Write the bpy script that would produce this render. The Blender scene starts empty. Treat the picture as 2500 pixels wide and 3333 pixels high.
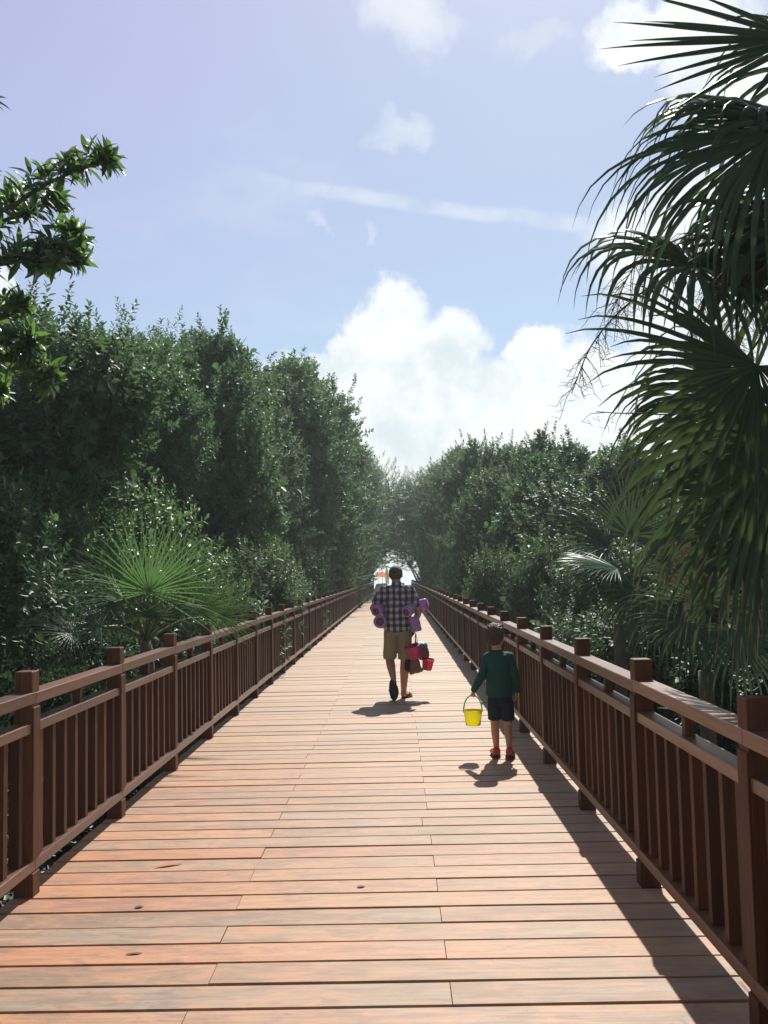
import bpy, bmesh, math, random
import numpy as np
from mathutils import Vector, Matrix, noise
R = math.radians
random.seed(7)
rng = np.random.default_rng(11)
SC = bpy.context.scene
COL = SC.collection

# ------------------------------------------------------------------ camera
YAW, PITCH, ROLL, FOC, EYE = .0123, .0689, -.0217, 2950.0, 1.65
def cam_axes():
    f = Vector((-math.sin(YAW)*math.cos(PITCH), math.cos(YAW)*math.cos(PITCH), math.sin(PITCH)))
    r = f.cross(Vector((0, 0, 1))).normalized(); u = r.cross(f)
    c, s = math.cos(ROLL), math.sin(ROLL)
    return r*c + u*s, -r*s + u*c, f
CR, CU, CF = cam_axes()
cd = bpy.data.cameras.new("camera")
cam = bpy.data.objects.new("camera", cd); COL.objects.link(cam)
cam.matrix_world = Matrix(((CR.x, CU.x, -CF.x, 0), (CR.y, CU.y, -CF.y, 0), (CR.z, CU.z, -CF.z, EYE), (0, 0, 0, 1)))
cd.sensor_fit = 'VERTICAL'; cd.sensor_height = 36; cd.sensor_width = 27
cd.lens = 36*FOC/3333; cd.clip_start = .05; cd.clip_end = 6000
SC.camera = cam

def at(u, v, Y):
    """world point seen at photo pixel (u,v) on the plane y = Y (a real distance along the walk)"""
    d = CF + CR*((u-1250)/FOC) - CU*((v-1666.5)/FOC)
    return Vector((0, 0, EYE)) + d*(Y/d.y)

# ------------------------------------------------------------------ sun, sky, exposure
SUN = Vector((.182, .88, 1.0)).normalized()
EL = math.asin(SUN.z); AZ = math.atan2(SUN.x, SUN.y)
sl = bpy.data.lights.new("sun", 'SUN'); sl.energy = 5.0; sl.angle = R(.5); sl.color = (1, .95, .87)
so = bpy.data.objects.new("sun", sl); COL.objects.link(so)
so.rotation_euler = SUN.to_track_quat('Z', 'Y').to_euler()
SC.view_settings.view_transform = 'Standard'; SC.view_settings.look = 'None'
SC.view_settings.exposure = 0.38; SC.view_settings.gamma = 1
SC.render.engine = 'CYCLES'
SC.cycles.max_bounces = 7; SC.cycles.diffuse_bounces = 3; SC.cycles.glossy_bounces = 3
SC.cycles.transmission_bounces = 4; SC.cycles.transparent_max_bounces = 6
SC.cycles.sample_clamp_indirect = 6

class NT:
    def __init__(s, nt): s.t = nt; s.n = nt.nodes; s.l = nt.links
    def new(s, typ, **kw):
        n = s.n.new(typ)
        for k, v in kw.items():
            if hasattr(n, k): setattr(n, k, v)
        return n
    def put(s, sock, v):
        if isinstance(v, bpy.types.NodeSocket): s.l.new(v, sock)
        elif v is not None:
            if hasattr(sock.default_value, '__len__') and not hasattr(v, '__len__'): v = (v,)*len(sock.default_value)
            sock.default_value = v
    def m(s, op, a, b=None, c=None, clamp=False):
        n = s.new('ShaderNodeMath', operation=op); n.use_clamp = clamp
        s.put(n.inputs[0], a)
        if b is not None: s.put(n.inputs[1], b)
        if c is not None: s.put(n.inputs[2], c)
        return n.outputs[0]
    def vm(s, op, a, b=None):
        n = s.new('ShaderNodeVectorMath', operation=op); s.put(n.inputs[0], a)
        if b is not None: s.put(n.inputs[1], b)
        return n.outputs[0]
    def mix(s, f, a, b, mode='MIX'):
        n = s.new('ShaderNodeMix', data_type='RGBA', blend_type=mode); n.clamp_factor = True
        s.put(n.inputs[0], f); s.put(n.inputs[6], a); s.put(n.inputs[7], b); return n.outputs[2]
    def ramp(s, v, stops):
        n = s.new('ShaderNodeValToRGB'); s.put(n.inputs[0], v); cr = n.color_ramp
        while len(cr.elements) < len(stops): cr.elements.new(.5)
        for e, (p, c) in zip(cr.elements, stops): e.position = p; e.color = (*c, 1) if len(c) == 3 else c
        return n.outputs[0]
    def ss(s, v, lo, hi):
        n = s.new('ShaderNodeMapRange', interpolation_type='SMOOTHSTEP'); s.put(n.inputs[0], v)
        s.put(n.inputs[1], lo); s.put(n.inputs[2], hi); return n.outputs[0]
    def noise(s, vec, scale, detail=3, rough=.5, dist=0):
        n = s.new('ShaderNodeTexNoise'); s.put(n.inputs['Vector'], vec)
        n.inputs['Scale'].default_value = scale; n.inputs['Detail'].default_value = detail
        n.inputs['Roughness'].default_value = rough; n.inputs['Distortion'].default_value = dist
        return n.outputs['Fac'], n.outputs['Color']

# clouds: (azimuth, elevation, half width, half height, weight), all in directions of the real sky
CLOUDS = [(-0.0112,0.2717,0.0448,0.0365,1.00),(-0.0497,0.2429,0.0309,0.0267,1.00),(0.0186,0.2250,0.0790,0.0536,1.00),
(0.0707,0.2496,0.0412,0.0366,1.00),(-0.0099,0.1758,0.1198,0.0674,1.00),(0.0923,0.1726,0.1123,0.0537,1.00),
(0.1631,0.2286,0.0288,0.0363,1.00),(0.1930,0.1843,0.0671,0.0561,1.00),(0.0740,0.1230,0.1529,0.0506,1.00),
(0.2241,0.1431,0.0731,0.0559,1.00),(0.3218,0.5316,0.0866,0.0373,1.00),(0.3807,0.4765,0.0584,0.0490,1.00),
(0.3901,0.4288,0.0515,0.0527,1.00),(0.2729,0.5210,0.0439,0.0234,0.45),(0.0354,0.5716,0.0529,0.0326,0.60),
(0.1734,0.5384,0.0381,0.0178,0.40),(0.0287,0.4706,0.0315,0.0187,0.45),(-0.0228,0.3704,0.0069,0.0194,0.25),
(-0.0748,0.3707,0.0139,0.0081,0.30),(0.3257,0.2993,0.0979,0.0873,0.85),(0.3353,0.1740,0.0966,0.0634,0.90),
(-0.43,0.292,0.0223,0.0275,1.00),(-0.100,0.222,0.040,0.0200,0.80),
(0.9,.3,.3,.12,1),(-1.1,.25,.3,.1,1),(-1.9,.35,.4,.15,1),(2.0,.3,.4,.14,1),(3.0,.25,.3,.1,1)]
world = bpy.data.worlds.new("World"); SC.world = world; world.use_nodes = True
w = NT(world.node_tree); w.n.clear()
tc = w.new('ShaderNodeTexCoord'); gdir = tc.outputs['Generated']
sky = w.new('ShaderNodeTexSky', sky_type='NISHITA'); sky.sun_disc = False
sky.sun_elevation = EL; sky.sun_rotation = AZ; sky.air_density = 1.0; sky.dust_density = 0.5; sky.ozone_density = 1.6
sep = w.new('ShaderNodeSeparateXYZ'); w.put(sep.inputs[0], gdir)
_, wc = w.noise(gdir, 16, 9, .6); _, wc2 = w.noise(gdir, 5.0, 3, .5)
def warp(col, amp):
    return w.vm('MULTIPLY', w.vm('SUBTRACT', col, (.5, .5, .5)), (amp, amp, amp))
vv = w.vm('ADD', w.vm('ADD', gdir, warp(wc, .10)), warp(wc2, .05))
s2 = w.new('ShaderNodeSeparateXYZ'); w.put(s2.inputs[0], vv)
az = w.m('ARCTAN2', s2.outputs[0], s2.outputs[1]); el = w.m('ARCSINE', w.m('MINIMUM', w.m('MAXIMUM', s2.outputs[2], -1.), 1.))
dens = None
for a0, e0, ra, re, wt in CLOUDS:
    dx = w.m('MULTIPLY', w.m('SUBTRACT', az, a0), 1/(ra*1.12)); dy = w.m('MULTIPLY', w.m('SUBTRACT', el, e0), 1/(re*1.12))
    q = w.m('ADD', w.m('MULTIPLY', dx, dx), w.m('MULTIPLY', dy, dy))
    soft = .55 if wt > .75 else 1.3
    b = w.m('MULTIPLY', w.ss(q, 1+soft*.35, max(1-soft, 0)), wt)
    dens = b if dens is None else w.m('MAXIMUM', dens, b)
n0_, _ = w.noise(gdir, 9, 4, .5)
# thin streak of high cloud running gently down to the right
st = w.m('SUBTRACT', w.m('ARCSINE', sep.outputs[2]), w.m('MULTIPLY_ADD', w.m('ARCTAN2', sep.outputs[0], sep.outputs[1]), -.155, .398))
st = w.m('ADD', st, w.m('MULTIPLY', w.m('SUBTRACT', n0_, .5), .03))
st = w.m('MULTIPLY', st, 1/.009); st = w.ss(w.m('MULTIPLY', st, st), 1.3, 0.)
win = w.m('MULTIPLY', w.ss(az, -.20, -.06), w.ss(az, .30, .20))
nf, _ = w.noise(gdir, 22, 5, .6)
st = w.m('MULTIPLY', w.m('MULTIPLY', st, win), w.m('MULTIPLY', w.ss(nf, .15, .60), .36))
dens = w.m('MAXIMUM', dens, st)
# soft veil
n1, _ = w.noise(w.vm('MULTIPLY', gdir, (1, 1, 2.2)), 3.2, 7, .62)
dens = w.m('MAXIMUM', dens, w.m('MULTIPLY', w.ss(n1, .50, .80), .22))
n2, _ = w.noise(gdir, 11, 6, .6)
n3, _ = w.noise(gdir, 30, 5, .6)
cl = w.mix(w.ss(w.m('MULTIPLY_ADD', n3, .35, w.m('MULTIPLY', n2, .8)), .40, .66), (5.9, 6.7, 7.0, 1), (7.9, 8.1, 8.1, 1))
hi_ = w.ss(sep.outputs[2], .16, .52); lf_ = w.ss(sep.outputs[0], .10, -.38)
lav = w.m('MULTIPLY', hi_, w.m('MULTIPLY_ADD', lf_, .85, .35))
skyc = w.vm('ADD', w.vm('ADD', w.vm('MULTIPLY', sky.outputs[0], (.62, .62, .62)), (.35, .35, .25)), w.mix(lav, (1.05, 1.35, 1.65, 1), (1.75, 1.45, 2.3, 1)))
skyc = w.vm('MULTIPLY', skyc, w.mix(w.ss(sep.outputs[1], -.5, .35), (.26, .26, .26, 1), (1, 1, 1, 1)))
skyc = w.mix(w.ss(sep.outputs[2], .14, .02), skyc, (7.6, 8.2, 8.3, 1))
SKYNODE = skyc
fin = w.mix(dens, skyc, cl)
bg = w.new('ShaderNodeBackground'); w.put(bg.inputs[0], fin); bg.inputs[1].default_value = .10
wo = w.new('ShaderNodeOutputWorld'); w.l.new(bg.outputs[0], wo.inputs[0])

# ------------------------------------------------------------------ helpers
def tag(o, label=None, cat=None, group=None, kind=None):
    if label: o['label'] = label
    if cat: o['category'] = cat
    if group: o['group'] = group
    if kind: o['kind'] = kind
    return o
def empty(name, loc=(0, 0, 0), rz=0, **k):
    o = bpy.data.objects.new(name, None); COL.objects.link(o); o.location = loc; o.rotation_euler = (0, 0, rz)
    o.empty_display_size = .1
    return tag(o, **k)
def link(name, me, mats=None, parent=None, smooth=False, **k):
    o = bpy.data.objects.new(name, me); COL.objects.link(o)
    if mats is not None:
        for m in (mats if isinstance(mats, (list, tuple)) else [mats]): me.materials.append(m)
    if parent is not None: o.parent = parent
    if smooth and len(me.polygons): me.polygons.foreach_set('use_smooth', [True]*len(me.polygons))
    return tag(o, **k)
def np_mesh(name, V, F, attrs=None, smooth=False):
    """V (n,3); F (m,k) same-size faces"""
    V = np.asarray(V, np.float32); F = np.asarray(F, np.int32)
    me = bpy.data.meshes.new(name); k = F.shape[1]
    me.vertices.add(len(V)); me.vertices.foreach_set('co', V.ravel())
    me.loops.add(F.size); me.loops.foreach_set('vertex_index', F.ravel())
    me.polygons.add(len(F)); me.polygons.foreach_set('loop_start', np.arange(0, F.size, k, dtype=np.int32))
    me.polygons.foreach_set('loop_total', np.full(len(F), k, np.int32))
    if smooth: me.polygons.foreach_set('use_smooth', np.ones(len(F), bool))
    if attrs:
        for an, av in attrs.items():
            a = me.attributes.new(an, 'FLOAT', 'POINT'); a.data.foreach_set('value', np.asarray(av, np.float32))
    me.update(calc_edges=True); me.validate()
    return me
class MB:
    """collects boxes and tubes into one mesh"""
    def __init__(s): s.V = []; s.F = []; s.A = []
    def add(s, vs, fs, a=0.):
        b = len(s.V); s.V += [tuple(v) for v in vs]; s.F += [tuple(i+b for i in f) for f in fs]; s.A += [a]*len(vs)
    def box(s, x0, x1, y0, y1, z0, z1, a=0., bev=0.):
        if bev:
            b = bev; v = []
            for z, i in ((z0, b), (z0+b, 0), (z1-b, 0), (z1, b)):
                j = i if i else 0
                pts = [(x0+b, y0+j), (x1-b, y0+j), (x1-j, y0+b), (x1-j, y1-b), (x1-b, y1-j), (x0+b, y1-j), (x0+j, y1-b), (x0+j, y0+b)]
                v += [(px, py, z) for px, py in pts]
            f = [tuple(reversed(range(8))), tuple(range(24, 32))]
            for k in range(3):
                for q in range(8): f.append((k*8+q, k*8+(q+1) % 8, k*8+8+(q+1) % 8, k*8+8+q))
            s.add(v, f, a); return
        v = [(x, y, z) for z in (z0, z1) for x, y in ((x0, y0), (x1, y0), (x1, y1), (x0, y1))]
        s.add(v, [(3, 2, 1, 0), (4, 5, 6, 7), (0, 1, 5, 4), (1, 2, 6, 5), (2, 3, 7, 6), (3, 0, 4, 7)], a)
    def tube(s, pts, rad, n=8, a=0., caps=True):
        pts = [Vector(p) for p in pts]; m = len(pts)
        rad = rad if hasattr(rad, '__len__') else [rad]*m
        v = []; up = Vector((.3, .9, .2))
        for i, p in enumerate(pts):
            t = (pts[min(i+1, m-1)]-pts[max(i-1, 0)]).normalized()
            x = t.cross(up)
            if x.length < .05: x = t.cross(Vector((1, 0, 0)))
            x.normalize(); y = x.cross(t); up = y
            for k in range(n):
                an = 2*math.pi*k/n; v.append(p+x*math.cos(an)*rad[i]-y*math.sin(an)*rad[i])
        f = [(i*n+k, i*n+(k+1) % n, i*n+n+(k+1) % n, i*n+n+k) for i in range(m-1) for k in range(n)]
        if caps: f += [tuple(range(n))[::-1], tuple((m-1)*n+k for k in range(n))]
        s.add(v, f, a)
    def build(s, name, mats, parent=None, smooth=False, **k):
        me = bpy.data.meshes.new(name); me.from_pydata(s.V, [], s.F)
        at_ = me.attributes.new('tint', 'FLOAT', 'POINT'); at_.data.foreach_set('value', s.A)
        me.update(); return link(name, me, mats, parent, smooth, **k)
def bez(p, n):
    """Catmull-Rom through points"""
    p = [Vector(q) for q in p]; P = [p[0]*2-p[1]]+p+[p[-1]*2-p[-2]]; out = []
    for i in range(len(p)-1):
        for k in range(n):
            t = k/n; a, b, c, d = P[i:i+4]
            out.append(.5*((2*b)+(c-a)*t+(2*a-5*b+4*c-d)*t*t+(3*b-a-3*c+d)*t**3))
    return out+[p[-1]]
def blob(name, prims, voxel, mat, parent=None, smooth=6, ripple=None, **k):
    """one continuous surface grown round tapered limbs; prim = (c0, r0, c1, r1), radii scalar or (x,y,z)"""
    bm = bmesh.new()
    for c0, r0, c1, r1 in prims:
        b = bmesh.new()
        for c, r in ((c0, r0), (c1, r1)):
            r = (r, r, r) if not hasattr(r, '__len__') else r
            g = bmesh.ops.create_icosphere(b, subdivisions=3, radius=1)
            for v in g['verts']: v.co = Vector((v.co.x*r[0]+c[0], v.co.y*r[1]+c[1], v.co.z*r[2]+c[2]))
        h = bmesh.ops.convex_hull(b, input=b.verts[:])
        bmesh.ops.delete(b, geom=list({e for e in h['geom_interior'] if isinstance(e, bmesh.types.BMVert)}), context='VERTS')
        t = bpy.data.meshes.new('t'); b.to_mesh(t); b.free(); bm.from_mesh(t); bpy.data.meshes.remove(t)
    me = bpy.data.meshes.new(name); bm.to_mesh(me); bm.free()
    o = bpy.data.objects.new('tmp', me); COL.objects.link(o)
    rm = o.modifiers.new('r', 'REMESH'); rm.mode = 'VOXEL'; rm.voxel_size = voxel
    sm = o.modifiers.new('s', 'SMOOTH'); sm.factor = .5; sm.iterations = smooth
    dg = bpy.context.evaluated_depsgraph_get(); dg.update()
    out = bpy.data.meshes.new_from_object(o.evaluated_get(dg)); out.name = name
    bpy.data.objects.remove(o); bpy.data.meshes.remove(me)
    if ripple:
        out.update()
        for v in out.vertices:
            v.co = v.co + v.normal*ripple(v.co)
    return link(name, out, mat, parent, True, **k)

# ------------------------------------------------------------------ materials
def mat(name):
    m = bpy.data.materials.new(name); m.use_nodes = True; t = NT(m.node_tree)
    return m, t, t.n['Principled BSDF']
def simple(name, col, rough=.6, spec=.5, bump=None, var=.15, scale=30, trans=0, emis=None):
    m, t, p = mat(name); c = t.new('ShaderNodeTexCoord').outputs['Object']
    f, _ = t.noise(c, scale, 4, .6)
    lo = tuple(x*(1-var) for x in col)+(1,); hi = tuple(min(1, x*(1+var)) for x in col)+(1,)
    t.put(p.inputs['Base Color'], t.mix(f, lo, hi)); p.inputs['Roughness'].default_value = rough
    p.inputs['Specular IOR Level'].default_value = spec
    if bump:
        b = t.new('ShaderNodeBump'); b.inputs['Strength'].default_value = bump; b.inputs['Distance'].default_value = .01
        t.put(b.inputs['Height'], f); t.put(p.inputs['Normal'], b.outputs[0])
    if trans:
        tr = t.new('ShaderNodeBsdfTranslucent'); tr.inputs[0].default_value = (*[min(1, x*1.3) for x in col], 1)
        ms = t.new('ShaderNodeMixShader'); ms.inputs[0].default_value = trans
        t.l.new(p.outputs[0], ms.inputs[1]); t.l.new(tr.outputs[0], ms.inputs[2])
        t.l.new(ms.outputs[0], t.n['Material Output'].inputs[0])
    return m
def leaf_mat(name, dark, light, transc, amount=.35, gloss=.30, rough=.3, objvar=.34):
    m = bpy.data.materials.new(name); m.use_nodes = True; t = NT(m.node_tree); t.n.clear()
    a = t.new('ShaderNodeAttribute', attribute_name='lv').outputs['Fac']
    oi = t.new('ShaderNodeObjectInfo').outputs['Random']
    c = t.mix(a, (*dark, 1), (*light, 1))
    k = t.m('MULTIPLY_ADD', oi, objvar*2, 1-objvar)
    hs = t.new('ShaderNodeHueSaturation'); t.put(hs.inputs['Color'], c); t.put(hs.inputs['Value'], k)
    t.put(hs.inputs['Hue'], t.m('MULTIPLY_ADD', oi, .05, .47))
    d = t.new('ShaderNodeBsdfDiffuse'); t.put(d.inputs[0], hs.outputs[0])
    tr = t.new('ShaderNodeBsdfTranslucent'); t.put(tr.inputs[0], t.mix(.0, (*transc, 1), c))
    mx = t.new('ShaderNodeMixShader'); mx.inputs[0].default_value = amount
    t.l.new(d.outputs[0], mx.inputs[1]); t.l.new(tr.outputs[0], mx.inputs[2])
    g = t.new('ShaderNodeBsdfGlossy'); g.inputs['Roughness'].default_value = rough; g.inputs[0].default_value = (.9, .95, .95, 1)
    lw = t.new('ShaderNodeFresnel'); lw.inputs[0].default_value = 1.33
    m2 = t.new('ShaderNodeMixShader'); t.put(m2.inputs[0], t.m('MULTIPLY_ADD', lw.outputs[0], gloss*.60, gloss*.012))
    t.l.new(mx.outputs[0], m2.inputs[1]); t.l.new(g.outputs[0], m2.inputs[2])
    o = t.new('ShaderNodeOutputMaterial'); t.l.new(m2.outputs[0], o.inputs[0]); return m
M = {}
M['leaf'] = leaf_mat('mangrove_leaf', (.030, .066, .036), (.085, .150, .070), (.12, .23, .08), .38, .11, .5)
M['leaf_dusty'] = leaf_mat('dusty_leaf', (.038, .070, .045), (.100, .150, .085), (.13, .22, .08), .36, .13, .5)
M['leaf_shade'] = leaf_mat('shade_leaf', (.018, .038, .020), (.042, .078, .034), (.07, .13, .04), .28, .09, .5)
M['leaf_bright'] = leaf_mat('bright_leaf', (.035, .078, .030), (.080, .145, .055), (.13, .25, .07), .40, .20, .45)
M['leaf_broad'] = leaf_mat('broad_leaf', (.024, .060, .018), (.065, .130, .035), (.16, .30, .06), .42, .25, .38)
M['palm'] = leaf_mat('fan_palm_leaf', (.028, .060, .040), (.066, .110, .064), (.12, .19, .06), .20, .34, .30)
M['palm_young'] = leaf_mat('young_palm_leaf', (.045, .105, .040), (.10, .185, .075), (.17, .33, .09), .40, .32, .30)
M['palm_dead'] = leaf_mat('dead_palm_leaf', (.060, .045, .030), (.15, .115, .075), (.16, .12, .07), .2, .10, .5)
M['bark'] = simple('bark', (.10, .085, .07), .9, .2, .8, .35, 12)
M['palm_bark'] = simple('palm_bark', (.13, .105, .085), .9, .2, .9, .4, 18)
M['twig'] = simple('twig', (.13, .08, .05), .8, .3, None, .3, 25)
M['ground'] = None
def wood(name, cA, cB, cC, grain_axis, rough=.45, deck=False, spec=.5):
    m, t, p = mat(name)
    co = t.new('ShaderNodeTexCoord').outputs['Object']
    ti = t.new('ShaderNodeAttribute', attribute_name='tint').outputs['Fac']
    off = t.new('ShaderNodeCombineXYZ'); t.put(off.inputs[0], t.m('MULTIPLY', ti, 37.)); t.put(off.inputs[1], t.m('MULTIPLY', ti, 91.)); t.put(off.inputs[2], t.m('MULTIPLY', ti, 53.))
    v = t.vm('ADD', co, off.outputs[0])
    sc = {'X': (1.2, 26, 26), 'Y': (26, 1.2, 26), 'Z': (26, 26, 1.2)}[grain_axis]
    g1, _ = t.noise(t.vm('MULTIPLY', v, sc), 1.6, 5, .65, .6)
    g2, _ = t.noise(t.vm('MULTIPLY', v, tuple(x*3 for x in sc)), 2.2, 4, .6, .3)
    big, _ = t.noise(t.vm('MULTIPLY', v, {'X': (1, 4, 4), 'Y': (4, 1, 4), 'Z': (4, 4, 1)}[grain_axis]), .9, 4, .6)
    base = t.ramp(t.m('FRACT', t.m('MULTIPLY', ti, 7.13)), cA)
    c = t.mix(t.m('MULTIPLY', t.ss(big, .35, .68), .35), base, cB)
    c = t.mix(t.m('MULTIPLY', t.ss(g1, .35, .75), .60), c, cC)
    c = t.mix(t.m('MULTIPLY', t.ss(g2, .56, .72), .35), c, tuple(x*.45 for x in cC[:3])+(1,))
    if deck:
        # sun-bleached silvery patches and the odd dark stain with a shape of its own
        m1, mc = t.noise(t.vm('MULTIPLY', v, (2.2, 6, 1)), 1.1, 6, .68, 1.2)
        c = t.mix(t.m('MULTIPLY', t.ss(m1, .42, .62), .55), c, (.52, .235, .115, 1))
        m3, _ = t.noise(t.vm('ADD', t.vm('MULTIPLY', v, (3.0, 9, 1)), (9.1, 3.3, 0)), 1.3, 6, .7, 1.0)
        c = t.mix(t.m('MULTIPLY', t.ss(m3, .46, .64), .62), c, (.165, .115, .088, 1))
        m4, _ = t.noise(t.vm('MULTIPLY', v, (14, 60, 1)), 1.0, 3, .6, .4)
        c = t.mix(t.m('MULTIPLY', t.ss(m4, .60, .74), .45), c, (.16, .075, .045, 1))
        w1, _ = t.noise(t.vm('MULTIPLY', v, (.9, 5, 1)), 1.5, 5, .6, .8)
        c = t.mix(t.m('MULTIPLY', t.ss(w1, .55, .72), .55), c, (.33, .31, .23, 1))
        w2, _ = t.noise(t.vm('MULTIPLY', v, (3, 14, 1)), 1.3, 3, .5, .2)
        c = t.mix(t.m('MULTIPLY', t.ss(w2, .75, .80), .7), c, (.10, .06, .05, 1))
        # boards stay redder along the left and turn paler from the middle rightward
        sx = t.new('ShaderNodeSeparateXYZ'); t.put(sx.inputs[0], co)
        c = t.mix(t.m('MULTIPLY', t.ss(sx.outputs[0], -1.6, 0.4), .30), c, (.36, .285, .205, 1))
        # far boards painted paler: the grazing sheen of the distant deck put into colour
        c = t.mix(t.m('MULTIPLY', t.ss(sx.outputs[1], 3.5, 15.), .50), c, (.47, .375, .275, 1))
    t.put(p.inputs['Base Color'], c)
    t.put(p.inputs['Roughness'], t.m('MULTIPLY_ADD', g1, .25, rough-.12)); p.inputs['Specular IOR Level'].default_value = spec
    b = t.new('ShaderNodeBump'); b.inputs['Strength'].default_value = .45; b.inputs['Distance'].default_value = .003
    t.put(b.inputs['Height'], t.m('ADD', g1, t.m('MULTIPLY', g2, .7))); t.put(p.inputs['Normal'], b.outputs[0])
    return m
deckA = [(0, (.43, .165, .070)), (.14, (.50, .27, .125)), (.28, (.20, .145, .10)), (.42, (.54, .26, .11)), (.56, (.17, .145, .115)), (.70, (.40, .155, .080)), (.85, (.29, .235, .175)), (1, (.49, .215, .105))]
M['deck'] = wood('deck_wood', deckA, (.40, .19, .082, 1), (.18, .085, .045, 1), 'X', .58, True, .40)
railA = [(0, (.088, .024, .010)), (.25, (.145, .048, .018)), (.5, (.068, .023, .012)), (.75, (.20, .080, .030)), (1, (.105, .030, .012))]
M['rail_y'] = wood('rail_wood', railA, (.150, .055, .026, 1), (.080, .028, .015, 1), 'Y', .34, spec=1.0)
M['rail_z'] = wood('post_wood', [(p_, tuple(x*.78 for x in c_)) for p_, c_ in railA], (.066, .022, .011, 1), (.030, .010, .007, 1), 'Z', .5, spec=.22)
M['joist'] = simple('joist_wood', (.09, .045, .03), .8, .3, .4, .3, 20)

# ------------------------------------------------------------------ ground, beach, sea
m, t, p = mat('forest_floor'); co = t.new('ShaderNodeTexCoord').outputs['Object']
a, _ = t.noise(co, .8, 6, .6); b, _ = t.noise(co, 14, 5, .7); sx = t.new('ShaderNodeSeparateXYZ'); t.put(sx.inputs[0], co)
cc = t.mix(t.ss(b, .4, .65), (.022, .020, .014, 1), (.075, .060, .040, 1))
cc = t.mix(t.m('MULTIPLY', t.ss(a, .45, .6), .6), cc, (.030, .042, .018, 1))
cc = t.mix(t.ss(t.m('ADD', sx.outputs[1], t.m('MULTIPLY', a, 6)), 84, 90), cc, (.72, .66, .56, 1))
t.put(p.inputs['Base Color'], cc); p.inputs['Roughness'].default_value = .95
bb = t.new('ShaderNodeBump'); bb.inputs['Strength'].default_value = .8; bb.inputs['Distance'].default_value = .05; t.put(bb.inputs['Height'], b); t.put(p.inputs['Normal'], bb.outputs[0])
gx = np.concatenate([np.linspace(-3000, -60, 5), np.linspace(-40, 40, 41), np.linspace(60, 3000, 5)])
gy = np.concatenate([np.linspace(-3000, -30, 5), np.linspace(-10, 130, 71), np.linspace(160, 3000, 5)])
GV = []
for yy in gy:
    for xx in gx:
        near = abs(xx) <= 40 and -10 <= yy <= 130
        rise = max(0, min(1, (yy-76)/8))
        z = -1.0+rise*.55 + (.10*noise.noise(Vector((xx*.3, yy*.3, 0))) if near else 0)
        if yy > 128: z = -.45-max(0, min(1, (yy-130)/40))*1.2
        GV.append((xx, yy, z))
nx = len(gx)
GF = [(j*nx+i, j*nx+i+1, (j+1)*nx+i+1, (j+1)*nx+i) for j in range(len(gy)-1) for i in range(nx-1)]
link('ground', np_mesh('ground', GV, GF, smooth=True), m, kind='structure')
m, t, p = mat('sea_water'); co = t.new('ShaderNodeTexCoord').outputs['Object']
a, _ = t.noise(co, 1.2, 6, .6); p.inputs['Base Color'].default_value = (.42, .54, .53, 1); p.inputs['Roughness'].default_value = .25
bb = t.new('ShaderNodeBump'); bb.inputs['Strength'].default_value = .5; bb.inputs['Distance'].default_value = .2; t.put(bb.inputs['Height'], a); t.put(p.inputs['Normal'], bb.outputs[0])
link('sea', np_mesh('sea', [(-3000, 146, -.9), (3000, 146, -.9), (3000, 5500, -.9), (-3000, 5500, -.9)], [(0, 1, 2, 3)]), m, kind='structure')

# ------------------------------------------------------------------ boardwalk
XL, XR = -1.9477, 1.2405            # inner faces of the posts
P0, PS, PH = 4.845, 1.5385, 1.175   # first post, spacing, height
PITCHB = .2068; YEND = 78.0
mb = MB(); y = 4.834-PITCHB*44; row = 0
while y < YEND:
    joint = -.838 if row % 2 else .178
    if row % 11 == 6: joint += random.uniform(-.05, .05)
    g = random.uniform(.008, .012)
    for x0, x1 in ((XL-.105, joint-.0015), (joint+.0015, XR+.118)):
        a = random.random(); dz = random.uniform(-.0028, .0028); sk = random.uniform(-.0038, .0038)
        e = .0015; zt = dz
        ya, yb = y+g, y+PITCHB-random.uniform(.007, .010)
        x0j = x0+random.uniform(-.006, .006) if x0 < joint-.5 else x0
        V = []
        for z, i in ((-.035, 0), (zt-e, 0), (zt, e)):
            V += [(x0j+i*.2, ya+i-sk, z), (x1-i*.2, ya+i+sk, z), (x1-i*.2, yb-i+sk, z), (x0j+i*.2, yb-i-sk, z)]
        F = [(3, 2, 1, 0), (8, 9, 10, 11)]
        for k in (0, 4):
            for q in range(4): F.append((k+q, k+(q+1) % 4, k+4+(q+1) % 4, k+4+q))
        mb.add(V, F, a)
    y += PITCHB; row += 1
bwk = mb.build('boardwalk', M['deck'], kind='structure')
mb = MB()
for x in (XL-.03, -1.35, -.838, -.33, .178, .72, XR+.04):
    mb.box(x-.04, x+.04, -4.2, YEND-.1, -.23, -.037, random.random())
yy = -3.6
while yy < YEND-1:
    mb.box(XL-.1, XR+.1, yy-.08, yy+.08, -.42, -.232)
    for x in (XL+.1, XR-.1): mb.box(x-.09, x+.09, yy-.09+.001, yy+.09+.001, -1.4, -.421)
    yy += 3.077
mb.build('boardwalk_joists', M['joist'], kind='structure')

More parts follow.
